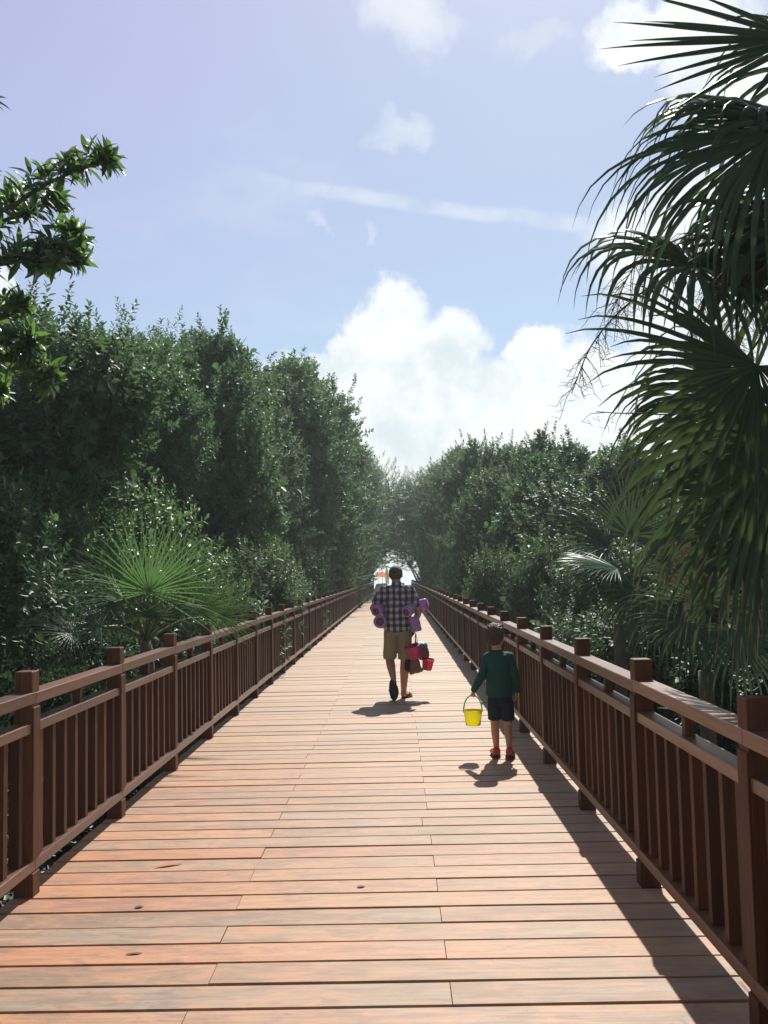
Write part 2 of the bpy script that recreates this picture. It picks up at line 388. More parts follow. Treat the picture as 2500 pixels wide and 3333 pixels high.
def railing(side):
    X = XL if side < 0 else XR
    s = side
    def bx(mb, d0, d1, *r, **k):   # d: distance outward from the inner post face
        a, b = X+s*d0, X+s*d1; mb.box(min(a, b), max(a, b), *r, **k)
    label = ('long reddish brown wooden railing along the left edge of the boardwalk, lit by the sun' if s < 0 else
             'long dark brown wooden railing along the right edge, casting its shadow onto the planks')
    root = empty('railing', (0, 0, 0), label=label, cat='railing')
    near = 0; far = MB()
    for i in range(-5, 48):
        y0 = P0+i*PS; y1 = y0+PS; a = random.random()
        q = MB(); d = random.uniform(-.003, .003)
        bx(q, .003, .098, y0, y0+.098, -.30, PH+d, a=a, bev=.004)
        bx(q, -.006, .010, y0+.002, y0+.095, .190, .985, a=a+.01, bev=.003)
        bx(q, -.006, .010, y0+.002, y0+.095, -.10, .122, a=a+.01, bev=.003)
        q.build('post', M['rail_z'], root)
        j0, j1 = y0+.049, y1+.049
        q = MB(); bx(q, .0, .104, j0+.0007, j1-.0007, 1.000+d, 1.062+d, a=random.random(), bev=.004); q.build('handrail', M['rail_y'], root)
        ms = MB(); bx(ms, .004, .094, y0+.0985, y1-.0005, .850, .902, a=random.random(), bev=.003); ms.build('middle_rail', M['rail_y'], root)
        q = MB(); bx(q, .001, .098, j0+.0007, j1-.0007, .128, .184, a=random.random(), bev=.003); q.build('bottom_rail', M['rail_y'], root)
        q = MB(); c = (y0+.098+y1)/2; bx(q, .026, .072, c-.023, c+.023, .9025, .9995+d, a=random.random()); q.build('spacer_block', M['rail_z'], root)
        for k in range(8):
            c = y0+.098+(PS-.098)*(k+.5)/8+random.uniform(-.006, .006); aa = random.random()
            if -1 <= i and near < 98:
                q = MB(); bx(q, .022, .076, c-.022, c+.022, .1845, .8495, a=aa); q.build('baluster', M['rail_z'], root); near += 1
            else: bx(far, .022, .076, c-.022, c+.022, .1845, .8495, a=aa)
    far.build('baluster', M['rail_z'], root, kind='stuff')
railing(-1); railing(1)

# ------------------------------------------------------------------ leaves, crowns, trees
def leaves_mesh(name, B, D, N, L, W, curl=0.12, lv=None, fold=.18, ntype=6):
    """ntype 6: two folded quads per leaf; 10: long curved leaf with a bent tip"""
    n = len(B); B = np.asarray(B, float); D = D/np.linalg.norm(D, axis=1)[:, None]
    S = np.cross(D, N); S /= (np.linalg.norm(S, axis=1)[:, None]+1e-9); N2 = np.cross(S, D)
    L = np.broadcast_to(L, n)[:, None]; W = np.broadcast_to(W, n)[:, None]
    if ntype == 6:
        st = [(0, 0), (.35, -1), (.75, -.72), (1, 0), (.75, .72), (.35, 1)]
        faces = [(0, 1, 2, 3), (0, 3, 4, 5)]
    else:
        st = [(0, 0), (.25, -.85), (.55, -1), (.82, -.6), (1, 0), (.82, .6), (.55, 1), (.25, .85), (.3, 0), (.62, 0)]
        faces = [(0, 1, 8, 8), (0, 8, 7, 7), (1, 2, 9, 8), (8, 9, 6, 7), (2, 3, 4, 9), (9, 4, 5, 6)]
        faces = [(0, 1, 8, 7), (1, 2, 9, 8), (8, 9, 6, 7), (2, 3, 4, 9), (9, 4, 5, 6)]
    k = len(st); V = np.zeros((n, k, 3))
    for j, (s, w_) in enumerate(st):
        V[:, j] = B + D*L*s + S*W*.5*w_ + N2*(abs(w_)*fold*W - curl*L*s*s)
    F = (np.array(faces)[None] + (np.arange(n)*k)[:, None, None]).reshape(-1, 4)
    if lv is None: lv = rng.random(n)
    return np_mesh(name, V.reshape(-1, 3), F, {'lv': np.repeat(lv, k)})
def unit(v): return v/(np.linalg.norm(v, axis=-1, keepdims=True)+1e-9)
def sprigs(P, A, size, nl, L, W, lvb, tipup=.0):
    """rosettes of leaves round twigs: P origins, A axes"""
    n = len(P); k = np.arange(nl); A = unit(A)
    t = unit(np.cross(A, rng.normal(size=(n, 3)))); b = np.cross(A, t)
    ang = k[None]*2.4+rng.random((n, 1))*6.28+rng.normal(0, .25, (n, nl))
    s = (k/nl)[None]*np.ones((n, 1)); phi = np.radians(78-48*s+rng.normal(0, 9, (n, nl)))
    rad = t[:, None]*np.cos(ang)[..., None]+b[:, None]*np.sin(ang)[..., None]
    D = A[:, None]*np.cos(phi)[..., None]+rad*np.sin(phi)[..., None]
    B = P[:, None]+A[:, None]*(s*size[:, None]*.30)[..., None]
    Nn = A[:, None]*1.0-rad*.3+rng.normal(0, .25, (n, nl, 3))+np.array([0, 0, .5])
    Ls = L*size[:, None]*(1-.25*s)*rng.uniform(.8, 1.2, (n, nl))
    lv = np.clip(lvb[:, None]+rng.normal(0, .16, (n, nl))+.25*s, 0, 1)
    return B.reshape(-1, 3), D.reshape(-1, 3), Nn.reshape(-1, 3), Ls.ravel(), (Ls*W/L).ravel(), lv.ravel()
def crown_mesh(name, seed, Rr, z0, z1, lumps, nout, nin, L=.10, W=.042, nl=12, up=.55, lr=(.32, .52), topbias=1.0):
    g = np.random.default_rng(seed); C = []; cz = (z0+z1)/2; hz = (z1-z0)/2
    while len(C) < lumps:
        p = g.uniform(-1, 1, 3)
        if (.45 if lumps > 24 else 0) < np.linalg.norm(p) < 1: C.append((p[0]*Rr*.74, p[1]*Rr*.74, cz+p[2]*hz*.80))
    C = np.array(C); r = g.uniform(*lr, lumps)*Rr; r[C[:, 2] > z1-.4*hz] *= .7
    def shell(n, lo, hi):
        i = g.integers(0, lumps, n); d = unit(g.normal(size=(n, 3))+np.array([0, 0, .25*topbias])); q = g.uniform(lo, hi, n)
        q = q*(1+.22*np.sin(d[:, 0]*5+i)*np.cos(d[:, 2]*5+i*2)+.16*np.sin(d[:, 1]*9+i)*np.sin(d[:, 2]*8+i*3)+.10*np.sin(d[:, 0]*15+d[:, 2]*13+i))
        P = C[i]+d*(r[i]*q)[:, None]*np.array([1, 1, 1.1]); return P, d
    P, d = shell(nout*2, .72, 1.24)
    dist = np.min(np.linalg.norm(P[:, None]-C[None], axis=2)/r[None], axis=1)
    keep = (dist > .66) & (P[:, 2] > z0*.6); P, d = P[keep][:nout], d[keep][:nout]
    A = d*.9+np.array([0, 0, up])+g.normal(0, .28, (len(P), 3))
    # longer shoots standing clear of the crown
    ns = int(nout*.05); Ps, ds = shell(ns, .98, 1.05); kp = ds[:, 2] > .1; Ps, ds = Ps[kp], ds[kp]
    ax_ = unit(ds*.5+np.array([0, 0, 1.0])+g.normal(0, .2, ds.shape)); ln_ = g.uniform(.2, .95, len(Ps))*(1 if Rr > 2 else .5)
    Pk = np.concatenate([Ps+ax_*(ln_*f_)[:, None] for f_ in (.25, .5, .75, 1.0)]); Ak = np.concatenate([ax_]*4)
    P = np.concatenate([P, Pk]); A = np.concatenate([A, Ak+g.normal(0, .2, Ak.shape)])
    clump = np.sin(P[:, 0]*1.7+seed)*np.sin(P[:, 1]*1.9+1)*np.sin(P[:, 2]*1.5)
    o1 = sprigs(P, A, g.uniform(.75, 1.25, len(P)), nl, L, W, .42+.5*clump)
    P2, d2 = shell(nin, .15, .85)
    o2 = sprigs(P2, d2+g.normal(0, .6, d2.shape), g.uniform(1.5, 2.3, len(P2)), nl, L, W*1.3, np.full(len(P2), .35))
    B, D, N, Ls, Ws, lv = [np.concatenate([a_, b_]) for a_, b_ in zip(o1, o2)]
    return leaves_mesh(name, B, D, N, Ls, Ws, .16, lv), C, r
def trunk_mb(C, z0, seed, base_r=.11, stems=3):
    g = random.Random(seed); q = MB(); idx = sorted(range(len(C)), key=lambda i: -C[i][2])
    bases = [Vector((g.uniform(-.25, .25), g.uniform(-.25, .25), -.3)) for _ in range(stems)]
    for n_, i in enumerate(idx):
        b = bases[n_ % stems]; e = Vector(C[i])
        mid = Vector((b.x*.6+e.x*.35+g.uniform(-.2, .2), b.y*.6+e.y*.35+g.uniform(-.2, .2), e.z*.5))
        pts = bez([b, mid, e+Vector((0, 0, -.1))], 6)
        rr = [base_r*(1-.85*k/(len(pts)-1)) for k in range(len(pts))]
        q.tube(pts, rr, 7)
        for k in range(3):
            d = Vector((g.uniform(-1, 1), g.uniform(-1, 1), g.uniform(.1, 1.2))).normalized()
            q.tube([e, e+d*.5, e+d*.95+Vector((0, 0, .1))], [.022, .014, .006], 5)
    return q
PROTO = {}
def proto(key, matn, crown_args, stems=3, base_r=.11):
    me, C, r = crown_mesh('crown', *crown_args); me.materials.append(M[matn])
    tk = trunk_mb(C, 0, crown_args[0], base_r, stems); tm = bpy.data.meshes.new('trunk'); tm.from_pydata(tk.V, [], tk.F)
    tm.polygons.foreach_set('use_smooth', [True]*len(tm.polygons)); tm.materials.append(M['bark']); PROTO[key] = (me, tm)
#            seed  R    z0   z1  lumps nout nin
proto('tallA', 'leaf', (3, 2.5, .9, 8.0, 30, 3300, 900, .125, .070, 11, .5, (.20, .40)))
proto('tallB', 'leaf', (5, 2.5, .7, 8.0, 26, 3300, 900, .13, .068, 11, .4, (.20, .44)))
proto('tallC', 'leaf_dusty', (9, 2.4, 1.0, 8.0, 28, 3000, 850, .12, .066, 11, .7, (.18, .42)))
proto('open', 'leaf', (14, 2.3, 2.2, 8.0, 20, 2500, 330, .12, .044, 12, 1.1, (.24, .40)))
proto('tallD', 'leaf', (51, 3.0, .9, 11.2, 28, 4900, 1300, .15, .082, 11, .4, (.24, .50)))
proto('tallE', 'leaf_dusty', (57, 3.0, 1.0, 11.2, 25, 4900, 1300, .15, .078, 11, .5, (.24, .52)))
proto('arch', 'leaf', (21, 3.1, 3.9, 9.4, 22, 3300, 900))
proto('bushA', 'leaf_dusty', (31, 1.25, .2, 2.9, 12, 1300, 330, .095, .045, 11))
proto('bushB', 'leaf_bright', (37, 1.2, .2, 2.8, 12, 1400, 360, .085, .046, 11, .5))
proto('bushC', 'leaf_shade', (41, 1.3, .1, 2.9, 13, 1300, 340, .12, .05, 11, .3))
def plant(key, x, y, top, rad, name, label, cat, group, z=-1.0, rz=None, lean=0):
    me, tm = PROTO[key]; g = random
    if key.startswith('tall') and top > 8.6: key = g.choice(['tallD', 'tallE']); me, tm = PROTO[key]
    ph = {'tallD': 10.7, 'tallE': 10.7, 'arch': 9.9, 'bushA': 3.15, 'bushB': 3.05, 'bushC': 3.15}.get(key, 7.7)
    pr = {'tallD': 3.1, 'tallE': 3.1, 'arch': 3.6, 'bushA': 1.5, 'bushB': 1.45, 'bushC': 1.55}.get(key, 2.75)
    o = empty(name, (x, y, z), g.uniform(0, 6.28) if rz is None else rz, label=label, cat=cat, group=group)
    sz = (top-z)/ph; sr = rad/pr; o.scale = (sr, sr, sz)
    if lean: o.rotation_euler = (0, lean, o.rotation_euler[2])
    link('crown', me, None, o); link('trunk', tm, None, o)
    return o
prof = [(-.6,.29),(-.441,.293),(-.371,.281),(-.351,.305),(-.323,.311),(-.295,.296),(-.260,.285),(-.246,.274),(-.226,.284),(-.205,.291),(-.177,.292),(-.149,.282),(-.129,.264),(-.098,.263),(-.077,.249),(-.057,.213),(-.051,.182),(-.027,.171),(-.004,.146),(.020,.129),(.030,.115),(.040,.111),(.057,.131),(.081,.144),(.109,.140),(.143,.146),(.173,.142),(.193,.128),(.213,.117),(.231,.131),(.261,.130),(.6,.133)]
def H(x, y, k=1.0):
    return EYE+k*y*float(np.interp(x/y, [a_ for a_, _ in prof], [b_ for _, b_ in prof]))
WALL_L = 'dense dark green tree standing in the leafy wall behind the left railing'
WALL_R = 'dense dark green tree standing in the leafy wall behind the right railing'
GL, GR = 'trees behind the left railing', 'trees behind the right railing'
TL = [('tallA', -7.0, 10.0, 2.9), ('tallB', -4.9, 12.6, 2.2), ('open', -5.4, 18.2, 2.3), ('tallC', -6.4, 14.6, 2.4), ('tallA', -4.55, 21.5, 2.2),
      ('tallB', -7.8, 18.5, 3.0), ('tallA', -9.5, 13.5, 3.0), ('tallC', -4.7, 25.2, 2.3), ('tallB', -7.2, 24.5, 2.6),
      ('tallC', -4.3, 29.5, 2.3), ('tallA', -6.8, 32, 3.0), ('tallB', -4.2, 34.5, 2.4), ('tallA', -4.1, 39.5, 2.6), ('tallC', -7, 40, 3.2),
      ('tallB', -3.9, 45, 2.6), ('tallC', -3.9, 51, 2.7), ('tallA', -3.9, 57, 2.7), ('tallB', -4.2, 63, 2.9), ('tallA', -4.6, 69, 3.0), ('tallC', -4.6, 74, 2.8)]
TLl = {1: 'dark leafy tree at the left edge directly behind the branch with long pointed leaves', 4: 'tall tree with a pointed crown, between the small fan palm and the big cloud'}
for k_, (key, x, y, r_) in enumerate(TL):
    top = min(H(x, y), 11.5)
    if k_ == 4: top *= .93; r_ *= 1.12
    if 24 < y < 66: r_ *= 1.28; x -= .75; top *= (1.0, .90, .97, .86, 1.0, .92)[k_ % 6]
    lab, grp = WALL_L, GL
    if k_ in TLl: lab, grp = TLl[k_], None
    if key == 'open': lab, grp = 'tree with upright leafy shoots rising straight behind the small fan palm', None
    plant(key, x, y, top, r_, 'mangrove_tree', lab, 'tree', grp)
TR = [('tallC', 5.0, 21.5, 2.3), ('tallA', 4.7, 26, 2.3), ('tallB', 7.4, 24, 2.7), ('tallC', 4.5, 31, 2.3), ('tallA', 7.6, 32, 3.0), ('tallB', 4.5, 36.5, 2.5),
      ('tallC', 4.4, 42.5, 2.6), ('tallA', 4.3, 49, 2.7), ('tallB', 4.2, 55, 2.7), ('tallC', 4.2, 61.5, 2.8), ('tallA', 4.1, 67.5, 2.8), ('tallB', 4.1, 73.5, 2.6),
      ('tallA', 8.2, 17, 2.6), ('tallC', 6.0, 15.2, 2.1), ('tallB', 10.5, 22, 3.0), ('tallB', 5.4, 11.4, 2.0), ('tallA', 7.6, 11.5, 2.4)]
TRl = {0: 'greyish green tree rising behind the spiky fan palm on the right', 15: 'tree half hidden behind the drooping fan leaves on the right'}
for k_, (key, x, y, r_) in enumerate(TR):
    plant(key, x, y, min(H(x, y), 10.5), r_, 'mangrove_tree', TRl.get(k_, WALL_R), 'tree', None if k_ in TRl else GR)
for x_, y_ in ((-4.2, -1.5), (-5.5, 2.2), (4.4, -2.0), (5.6, 1.5), (3.0, 1.6)):
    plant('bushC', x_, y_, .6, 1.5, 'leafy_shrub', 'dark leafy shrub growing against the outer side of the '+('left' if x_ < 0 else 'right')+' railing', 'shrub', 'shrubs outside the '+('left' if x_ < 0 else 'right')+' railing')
plant('arch', -2.9, 70.5, 10.6, 4.9, 'mangrove_tree', 'tall tree leaning over the far end of the boardwalk from the left side', 'tree', None)
plant('arch', 2.9, 72.0, 10.2, 4.8, 'mangrove_tree', 'tall tree arching over the far end of the boardwalk from the right side', 'tree', None)
plant('arch', -3.8, 60.0, 9.8, 3.9, 'mangrove_tree', 'tree with a high crown reaching over the boardwalk just before the leafy arch', 'tree', None)
plant('arch', -2.7, 75.5, 6.7, 4.6, 'mangrove_tree', 'low spreading tree forming the left shoulder of the leafy arch at the far end', 'tree', None)
plant('arch', 2.6, 76.0, 6.5, 4.5, 'mangrove_tree', 'low spreading tree forming the right shoulder of the leafy arch at the far end', 'tree', None)
BL_EXTRA = [('bushC', -2.75, 7.9, .95, .75), ('bushC', -3.3, 9.3, 1.2, .9)]
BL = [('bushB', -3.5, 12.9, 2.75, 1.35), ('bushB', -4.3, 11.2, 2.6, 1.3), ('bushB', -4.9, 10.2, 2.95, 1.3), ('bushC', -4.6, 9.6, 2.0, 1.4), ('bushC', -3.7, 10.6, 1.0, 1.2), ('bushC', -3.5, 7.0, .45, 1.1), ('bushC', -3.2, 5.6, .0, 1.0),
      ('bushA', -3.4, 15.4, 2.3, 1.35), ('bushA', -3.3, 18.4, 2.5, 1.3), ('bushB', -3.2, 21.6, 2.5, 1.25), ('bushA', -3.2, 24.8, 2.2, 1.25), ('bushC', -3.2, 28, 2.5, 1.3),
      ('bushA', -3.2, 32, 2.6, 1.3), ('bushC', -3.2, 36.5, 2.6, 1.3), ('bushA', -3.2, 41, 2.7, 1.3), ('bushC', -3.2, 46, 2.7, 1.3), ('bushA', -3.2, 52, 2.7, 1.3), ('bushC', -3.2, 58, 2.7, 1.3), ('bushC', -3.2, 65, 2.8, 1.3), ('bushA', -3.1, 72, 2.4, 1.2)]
BL += BL_EXTRA
BLl = {0: 'rounded light green bush with sunlit leaves above the small fan palm', 1: 'light green bush between the fan palm and the dark trees on the left', 2: 'light green leafy bush at the left edge of the photo'}
for k_, (key, x, y, top, r_) in enumerate(BL):
    plant(key, x, y, top, r_, 'leafy_shrub', BLl.get(k_, 'dark leafy shrub growing against the outer side of the left railing'), 'shrub', None if k_ in BLl else 'shrubs outside the left railing')
BR = [('bushC', 2.9, 4.6, -.2, 1.1), ('bushC', 3.2, 6.6, .3, 1.2), ('bushC', 3.5, 8.8, 1.0, 1.3), ('bushC', 4.6, 7.4, 1.6, 1.5), ('bushC', 3.2, 11.3, 1.1, 1.2), ('bushC', 5.4, 9.0, 2.6, 1.6),
      ('bushA', 3.1, 14.4, 1.3, 1.15), ('bushC', 4.2, 13.2, 2.2, 1.4), ('bushA', 3.3, 19.2, 2.7, 1.3), ('bushA', 3.9, 17.0, 2.5, 1.4), ('bushA', 2.9, 22.6, 2.5, 1.15), ('bushB', 2.15, 27, .95, .65), ('bushC', 2.9, 31, 2.5, 1.2),
      ('bushA', 2.8, 36, 2.5, 1.2), ('bushC', 2.8, 42, 2.6, 1.2), ('bushC', 2.8, 48, 2.6, 1.2), ('bushA', 2.8, 54, 2.6, 1.2), ('bushC', 2.8, 60, 2.7, 1.2), ('bushC', 2.8, 67, 2.7, 1.2), ('bushA', 2.8, 73, 2.4, 1.1)]
BRl = {8: 'sunlit bush with glinting leaves spilling toward the right railing', 11: 'low bright green shrub poking over the right railing near the man'}
for k_, (key, x, y, top, r_) in enumerate(BR):
    plant(key, x, y, top, r_, 'leafy_shrub', BRl.get(k_, 'dark leafy shrub growing against the outer side of the right railing'), 'shrub', None if k_ in BRl else 'shrubs outside the right railing')

# ------------------------------------------------------------------ fan palms
def fan(name, hub, axis, normal, rad, nseg=46, spread=320, droop=.9, mt='palm', parent=None, joined=.42, foldw=.35, wseg=1.0, jitter=.06, stiff=0., seed=0, petiole=None, onset=.16, **k):
    """one fan leaf: pleated segments joined round the hub, tips free and drooping"""
    g = random.Random(seed*77+int(abs(hub[0]*1000)))
    hub = Vector(hub); ax = Vector(axis).normalized(); nn = Vector(normal); nn = (nn-ax*nn.dot(ax)).normalized(); sd = ax.cross(nn)
    st = 11; V = []; A = []; F = []
    for i in range(nseg):
        th = math.radians(-spread/2+spread*(i+.5)/nseg); dth = math.radians(spread/nseg)
        d = (ax*math.cos(th)+sd*math.sin(th)+nn*g.uniform(-.05, .09)).normalized()
        L = rad*(.80+.20*math.cos(th*.5))*g.uniform(1-jitter, 1+jitter)
        p = hub.copy(); dl = d.copy(); lat0 = (sd*math.cos(th)-ax*math.sin(th)).normalized()
        dr = droop*g.uniform(.7, 1.3); bend = g.uniform(.5, .9); tone = g.uniform(0, 1)
        ds = L/(st-1); b = len(V)
        for j in range(st):
            s = j/(st-1)
            if s <= joined: wd = rad*s*dth*.54+.002
            else:
                q = (s-joined)/(1-joined); wd = (rad*joined*dth*.54)*(1-q**1.4)*(1+.15*math.sin(q*3))+.0012
            wd *= wseg if s > joined else 1
            lat = (lat0-dl*lat0.dot(dl)).normalized(); up_ = lat.cross(dl)
            f_ = wd*foldw
            V += [p-lat*wd-up_*f_, p+up_*f_, p+lat*wd-up_*f_]
            A += [min(1, tone*.7+.5*max(0, s-.75))]*3
            if j < st-1:
                for c in (0, 1): F.append((b+j*3+c, b+j*3+c+1, b+j*3+c+4, b+j*3+c+3))
            p = p+dl*ds
            gk = dr*(.3*s+2.6*max(0, s-onset)*(1 if s < bend else 1.7))
            dl = (dl+Vector((0, 0, -1))*gk*ds/L*2.2).normalized()
    o = link(name, np_mesh(name, [tuple(v) for v in V], F, {'lv': A}), M[mt], parent, **k)
    if petiole is not None:
        q = MB(); pp = Vector(petiole); mid = (pp+hub)/2+Vector((0, 0, .10*(hub-pp).length))
        q.tube(bez([pp, mid, hub], 5), [.016-.008*i/10 for i in range(11)], 6)
        q.build('petiole', M['petiole'], o, True)
    return o
M['petiole'] = simple('petiole', (.10, .14, .05), .5, .5, None, .2, 20)

# young fan palm behind the left railing
pr = at(470, 1950, 9.0); root = empty('fan_palm', (0, 0, 0), label='small fan palm with bright green spiky leaves behind the left railing', cat='palm')
base = Vector((pr.x, 9.05, -1.0)); cr = Vector((pr.x, 9.05, 1.05))
q = MB(); q.tube(bez([base, base+Vector((.05, 0, .9)), cr], 6), [.075]*6+[.07]*6+[.05], 10); q.build('trunk', M['palm_bark'], root, True)
def young(u, v, Y, ax, nn, rad, spread, droop, seed, mt='palm_young', n=40):
    h = at(u, v, Y); fan('leaf', h, ax, nn, rad, n, spread, droop, mt, root, joined=.17, seed=seed, petiole=cr, wseg=1.0, jitter=.16)
young(485, 1925, 8.6, (.15, .1, 1), (-.1, -1, .25), .72, 230, .10, 1, n=34)
young(455, 1915, 9.2, (-.25, .3, 1), (0, -1, .5), .78, 200, .10, 2, n=30)
young(400, 1945, 8.6, (-1, -.1, .30), (.25, -.40, .9), .72, 120, .15, 3, 'palm_young', 26)
young(385, 1900, 8.9, (-.8, -.1, .8), (.3, -.5, .7), .55, 150, .15, 13, 'palm_young', 24)
young(372, 1960, 8.5, (-.4, -.3, -.85), (-.2, -.6, .8), .46, 200, .15, 4, 'palm', 26)
young(585, 1965, 8.6, (.45, -.3, -.8), (.3, -.5, .8), .42, 150, .2, 5, 'palm', 22)
young(650, 1985, 9.0, (.8, .1, .55), (-.3, -.8, .5), .62, 180, .2, 6, n=30)
young(715, 2010, 9.6, (.9, .1, .6), (-.3, -.8, .5), .55, 170, .2, 7, n=28)
young(500, 2010, 8.4, (.1, -.3, .9), (0, -1, .4), .42, 220, .3, 10, 'palm', 26)
young(330, 2040, 8.5, (-.7, -.2, .1), (0, -.6, .8), .5, 200, .6, 12, 'palm', 26)
young(235, 2060, 8.3, (-.4, -.2, .1), (0, -.5, 1), .60, 220, .8, 8, 'palm', 34)
young(570, 1900, 9.4, (.7, .2, .75), (-.2, -1, .3), .66, 170, .12, 9, n=28)
# large thatch palm just outside the right railing near the camera
root = empty('thatch_palm', (0, 0, 0), label='large thatch palm hanging its drooping fan leaves into the right side of the photo', cat='palm')
cr = Vector((2.38, 4.35, 3.62)); base = Vector((2.45, 4.3, -1.0))
q = MB(); q.tube(bez([base, Vector((2.5, 4.35, 1.0)), cr+Vector((0, 0, -.1))], 10), [.10]*10+[.095]*10+[.08], 14); q.build('trunk', M['palm_bark'], root, True)
def big(u, v, Y, ax, nn, rad, spread, droop, seed, mt='palm', n=44, **k):
    h = at(u, v, Y); return fan('leaf', h, ax, nn, rad, n, spread, droop, mt, root, seed=seed, petiole=cr, joined=k.pop('joined', .36), wseg=k.pop('wseg', .80), jitter=.14, **k)
big(2610, 120, 4.2, (-1, .1, .02), (.1, -.8, .6), .84, 130, .04, 11, n=13)
big(2515, 440, 4.1, (-1, -.05, -.50), (.05, -.75, .6), 1.04, 125, 1.35, 12, n=24)
big(2560, 400, 4.5, (-1, .1, -.55), (.1, -.7, .7), .95, 150, 1.3, 13, n=24)
big(2600, 420, 4.4, (-.6, -.1, .1), (.1, -.7, .7), .85, 230, 1.3, 14, n=24)
big(2260, 860, 4.3, (-.8, -.15, .15), (.2, -.6, .75), .76, 330, 1.7, 15, n=36)
big(2520, 820, 4.4, (-.3, .1, .1), (.1, -.7, .7), .75, 280, 1.6, 17, n=28)
big(2465, 1190, 3.95, (-.24, -.25, -.85), (.30, -.92, .18), .86, 230, .45, 18, n=42, onset=.3)
big(2420, 1290, 4.5, (-.7, .1, -.3), (.2, -.8, .5), .82, 200, 1.6, 19, n=34)
big(2570, 1400, 4.2, (-.4, -.1, -.7), (.3, -.85, .3), 1.0, 240, .9, 20, n=36)
big(2450, 1480, 4.7, (-.4, .1, -.7), (.1, -.8, .5), .88, 230, 1.1, 21, n=34)
big(2590, 760, 4.3, (-.8, -.2, .1), (.2, -.65, .7), .80, 300, 1.5, 22, n=28)
big(2500, 1650, 4.6, (-.4, .1, -.6), (.1, -.8, .5), .80, 230, 1.1, 23, n=34)
# the rest of the crown, round the far and right sides of the trunk
gq = random.Random(12)
for k_, (az_, el_) in enumerate([(10, 55), (60, 40), (95, 15), (130, 35), (20, 0), (60, -20), (110, -30), (165, 5), (-30, 30), (200, -10), (85, 70)]):
    a_, e_ = R(az_), R(el_); d_ = Vector((math.cos(a_)*math.cos(e_), math.sin(a_)*math.cos(e_)*.9, math.sin(e_)))
    if az_ in (165, 200): d_ = Vector((.1, -.6 if az_ == 200 else .9, -.1))
    fan('leaf', cr+d_*gq.uniform(.55, .8), d_+Vector((0, 0, -.1)), (-d_.x*.4, -d_.y*.4, 1), gq.uniform(.8, .95), 32, 260, 1.3, 'palm', root, seed=100+k_, petiole=cr, joined=.36, wseg=.8)
# brown hanging leaves of the skirt
for k_, (u, v, Y, r_) in enumerate([(2520, 1560, 4.8, 1.0), (2400, 1640, 4.9, .75)]):
    fan('dead_leaf', at(u, v, Y), (-.25+.1*k_, .05, -1), (.2, -1, .1), r_, 30, 110, .6, 'palm_dead', root, joined=.3, seed=40+k_, wseg=.8, label='dry brown hanging fan leaf')
# fruit stalks: long arching stems with many fine branchlets
def stalk(pts, seed, n=46):
    g = random.Random(seed); q = MB(); c = bez(pts, 10); q.tube(c, [.007*(1-.7*i/(len(c)-1)) for i in range(len(c))], 6)
    for i in range(n):
        f_ = .3+.7*i/n; j = int(f_*(len(c)-1)); p = c[j]; t_ = (c[min(j+1, len(c)-1)]-c[max(0, j-1)]).normalized()
        d = Vector((g.uniform(-1, 1), g.uniform(-1, 1), g.uniform(-1, .3))).normalized()*.8+t_*.5
        L = g.uniform(.08, .2); a_ = p+d*L*.5; b_ = a_+(d*.6+Vector((0, 0, -.5)))*L*.5
        q.tube([p, a_, b_], [.0020, .0015, .001], 4, caps=False)
        for e in range(4):
            w_ = p.lerp(b_, .35+.2*e); d2 = Vector((g.uniform(-1, 1), g.uniform(-1, 1), g.uniform(-1, .4))).normalized()*.05
            q.tube([w_, w_+d2], [.0014, .0008], 3, caps=False)
    q.build('fruit_stalk', M['twig'], root)
stalk([cr, at(2300, 820, 4.3), at(2080, 960, 4.2), at(1935, 1110, 4.2), at(1860, 1280, 4.2)], 1, 40)
stalk([cr, at(2380, 700, 4.2), at(2250, 760, 4.1), at(2080, 850, 4.1), at(1990, 1020, 4.1)], 2, 50)
stalk([cr, at(2480, 800, 4.1), at(2380, 860, 4.1), at(2300, 960, 4.1), at(2250, 1100, 4.1)], 3, 60)
stalk([cr, at(2500, 860, 4.2), at(2450, 900, 4.2), at(2420, 1000, 4.2), at(2380, 1160, 4.2)], 4, 60)
stalk([cr, at(2440, 1150, 4.6), at(2250, 1330, 4.6), at(2060, 1345, 4.6), at(1940, 1340, 4.6)], 5, 10)

# smaller palms among the shrubs on the right
def side_palm(u, v, Y, specs, label, seed):
    h = at(u, v, Y); rt = empty('fan_palm', (0, 0, 0), label=label, cat='palm')
    c_ = Vector((h.x, h.y, h.z-.45)); q = MB(); q.tube(bez([Vector((h.x+.05, h.y, -1)), Vector((h.x, h.y, (h.z-1)/2)), c_], 6), .06, 9); q.build('trunk', M['palm_bark'], rt, True)
    for k_, (du, dv, dY, ax, nn, rad, sp, dr, mt) in enumerate(specs):
        fan('leaf', at(u+du, v+dv, Y+dY), ax, nn, rad, 36, sp, dr, mt, rt, joined=.3, seed=seed+k_, petiole=c_, wseg=.85)
side_palm(2050, 1760, 10.5, [(0, -20, 0, (0, .1, 1), (0, -1, .3), .8, 200, .2, 'palm'), (-70, 20, -.3, (-1, -.1, .4), (.2, -.6, .8), .8, 200, .35, 'palm'), (80, 30, .2, (.8, 0, .5), (-.2, -.8, .6), .8, 220, .5, 'palm'),
    (-20, 110, -.4, (-.6, -.3, -.3), (0, -.5, .9), .7, 240, .7, 'palm'), (120, 120, -.2, (.5, -.2, -.4), (.1, -.6, .8), .7, 240, .7, 'palm')], 'spiky fan palm among the shrubs behind the drooping palm leaves on the right', 60)
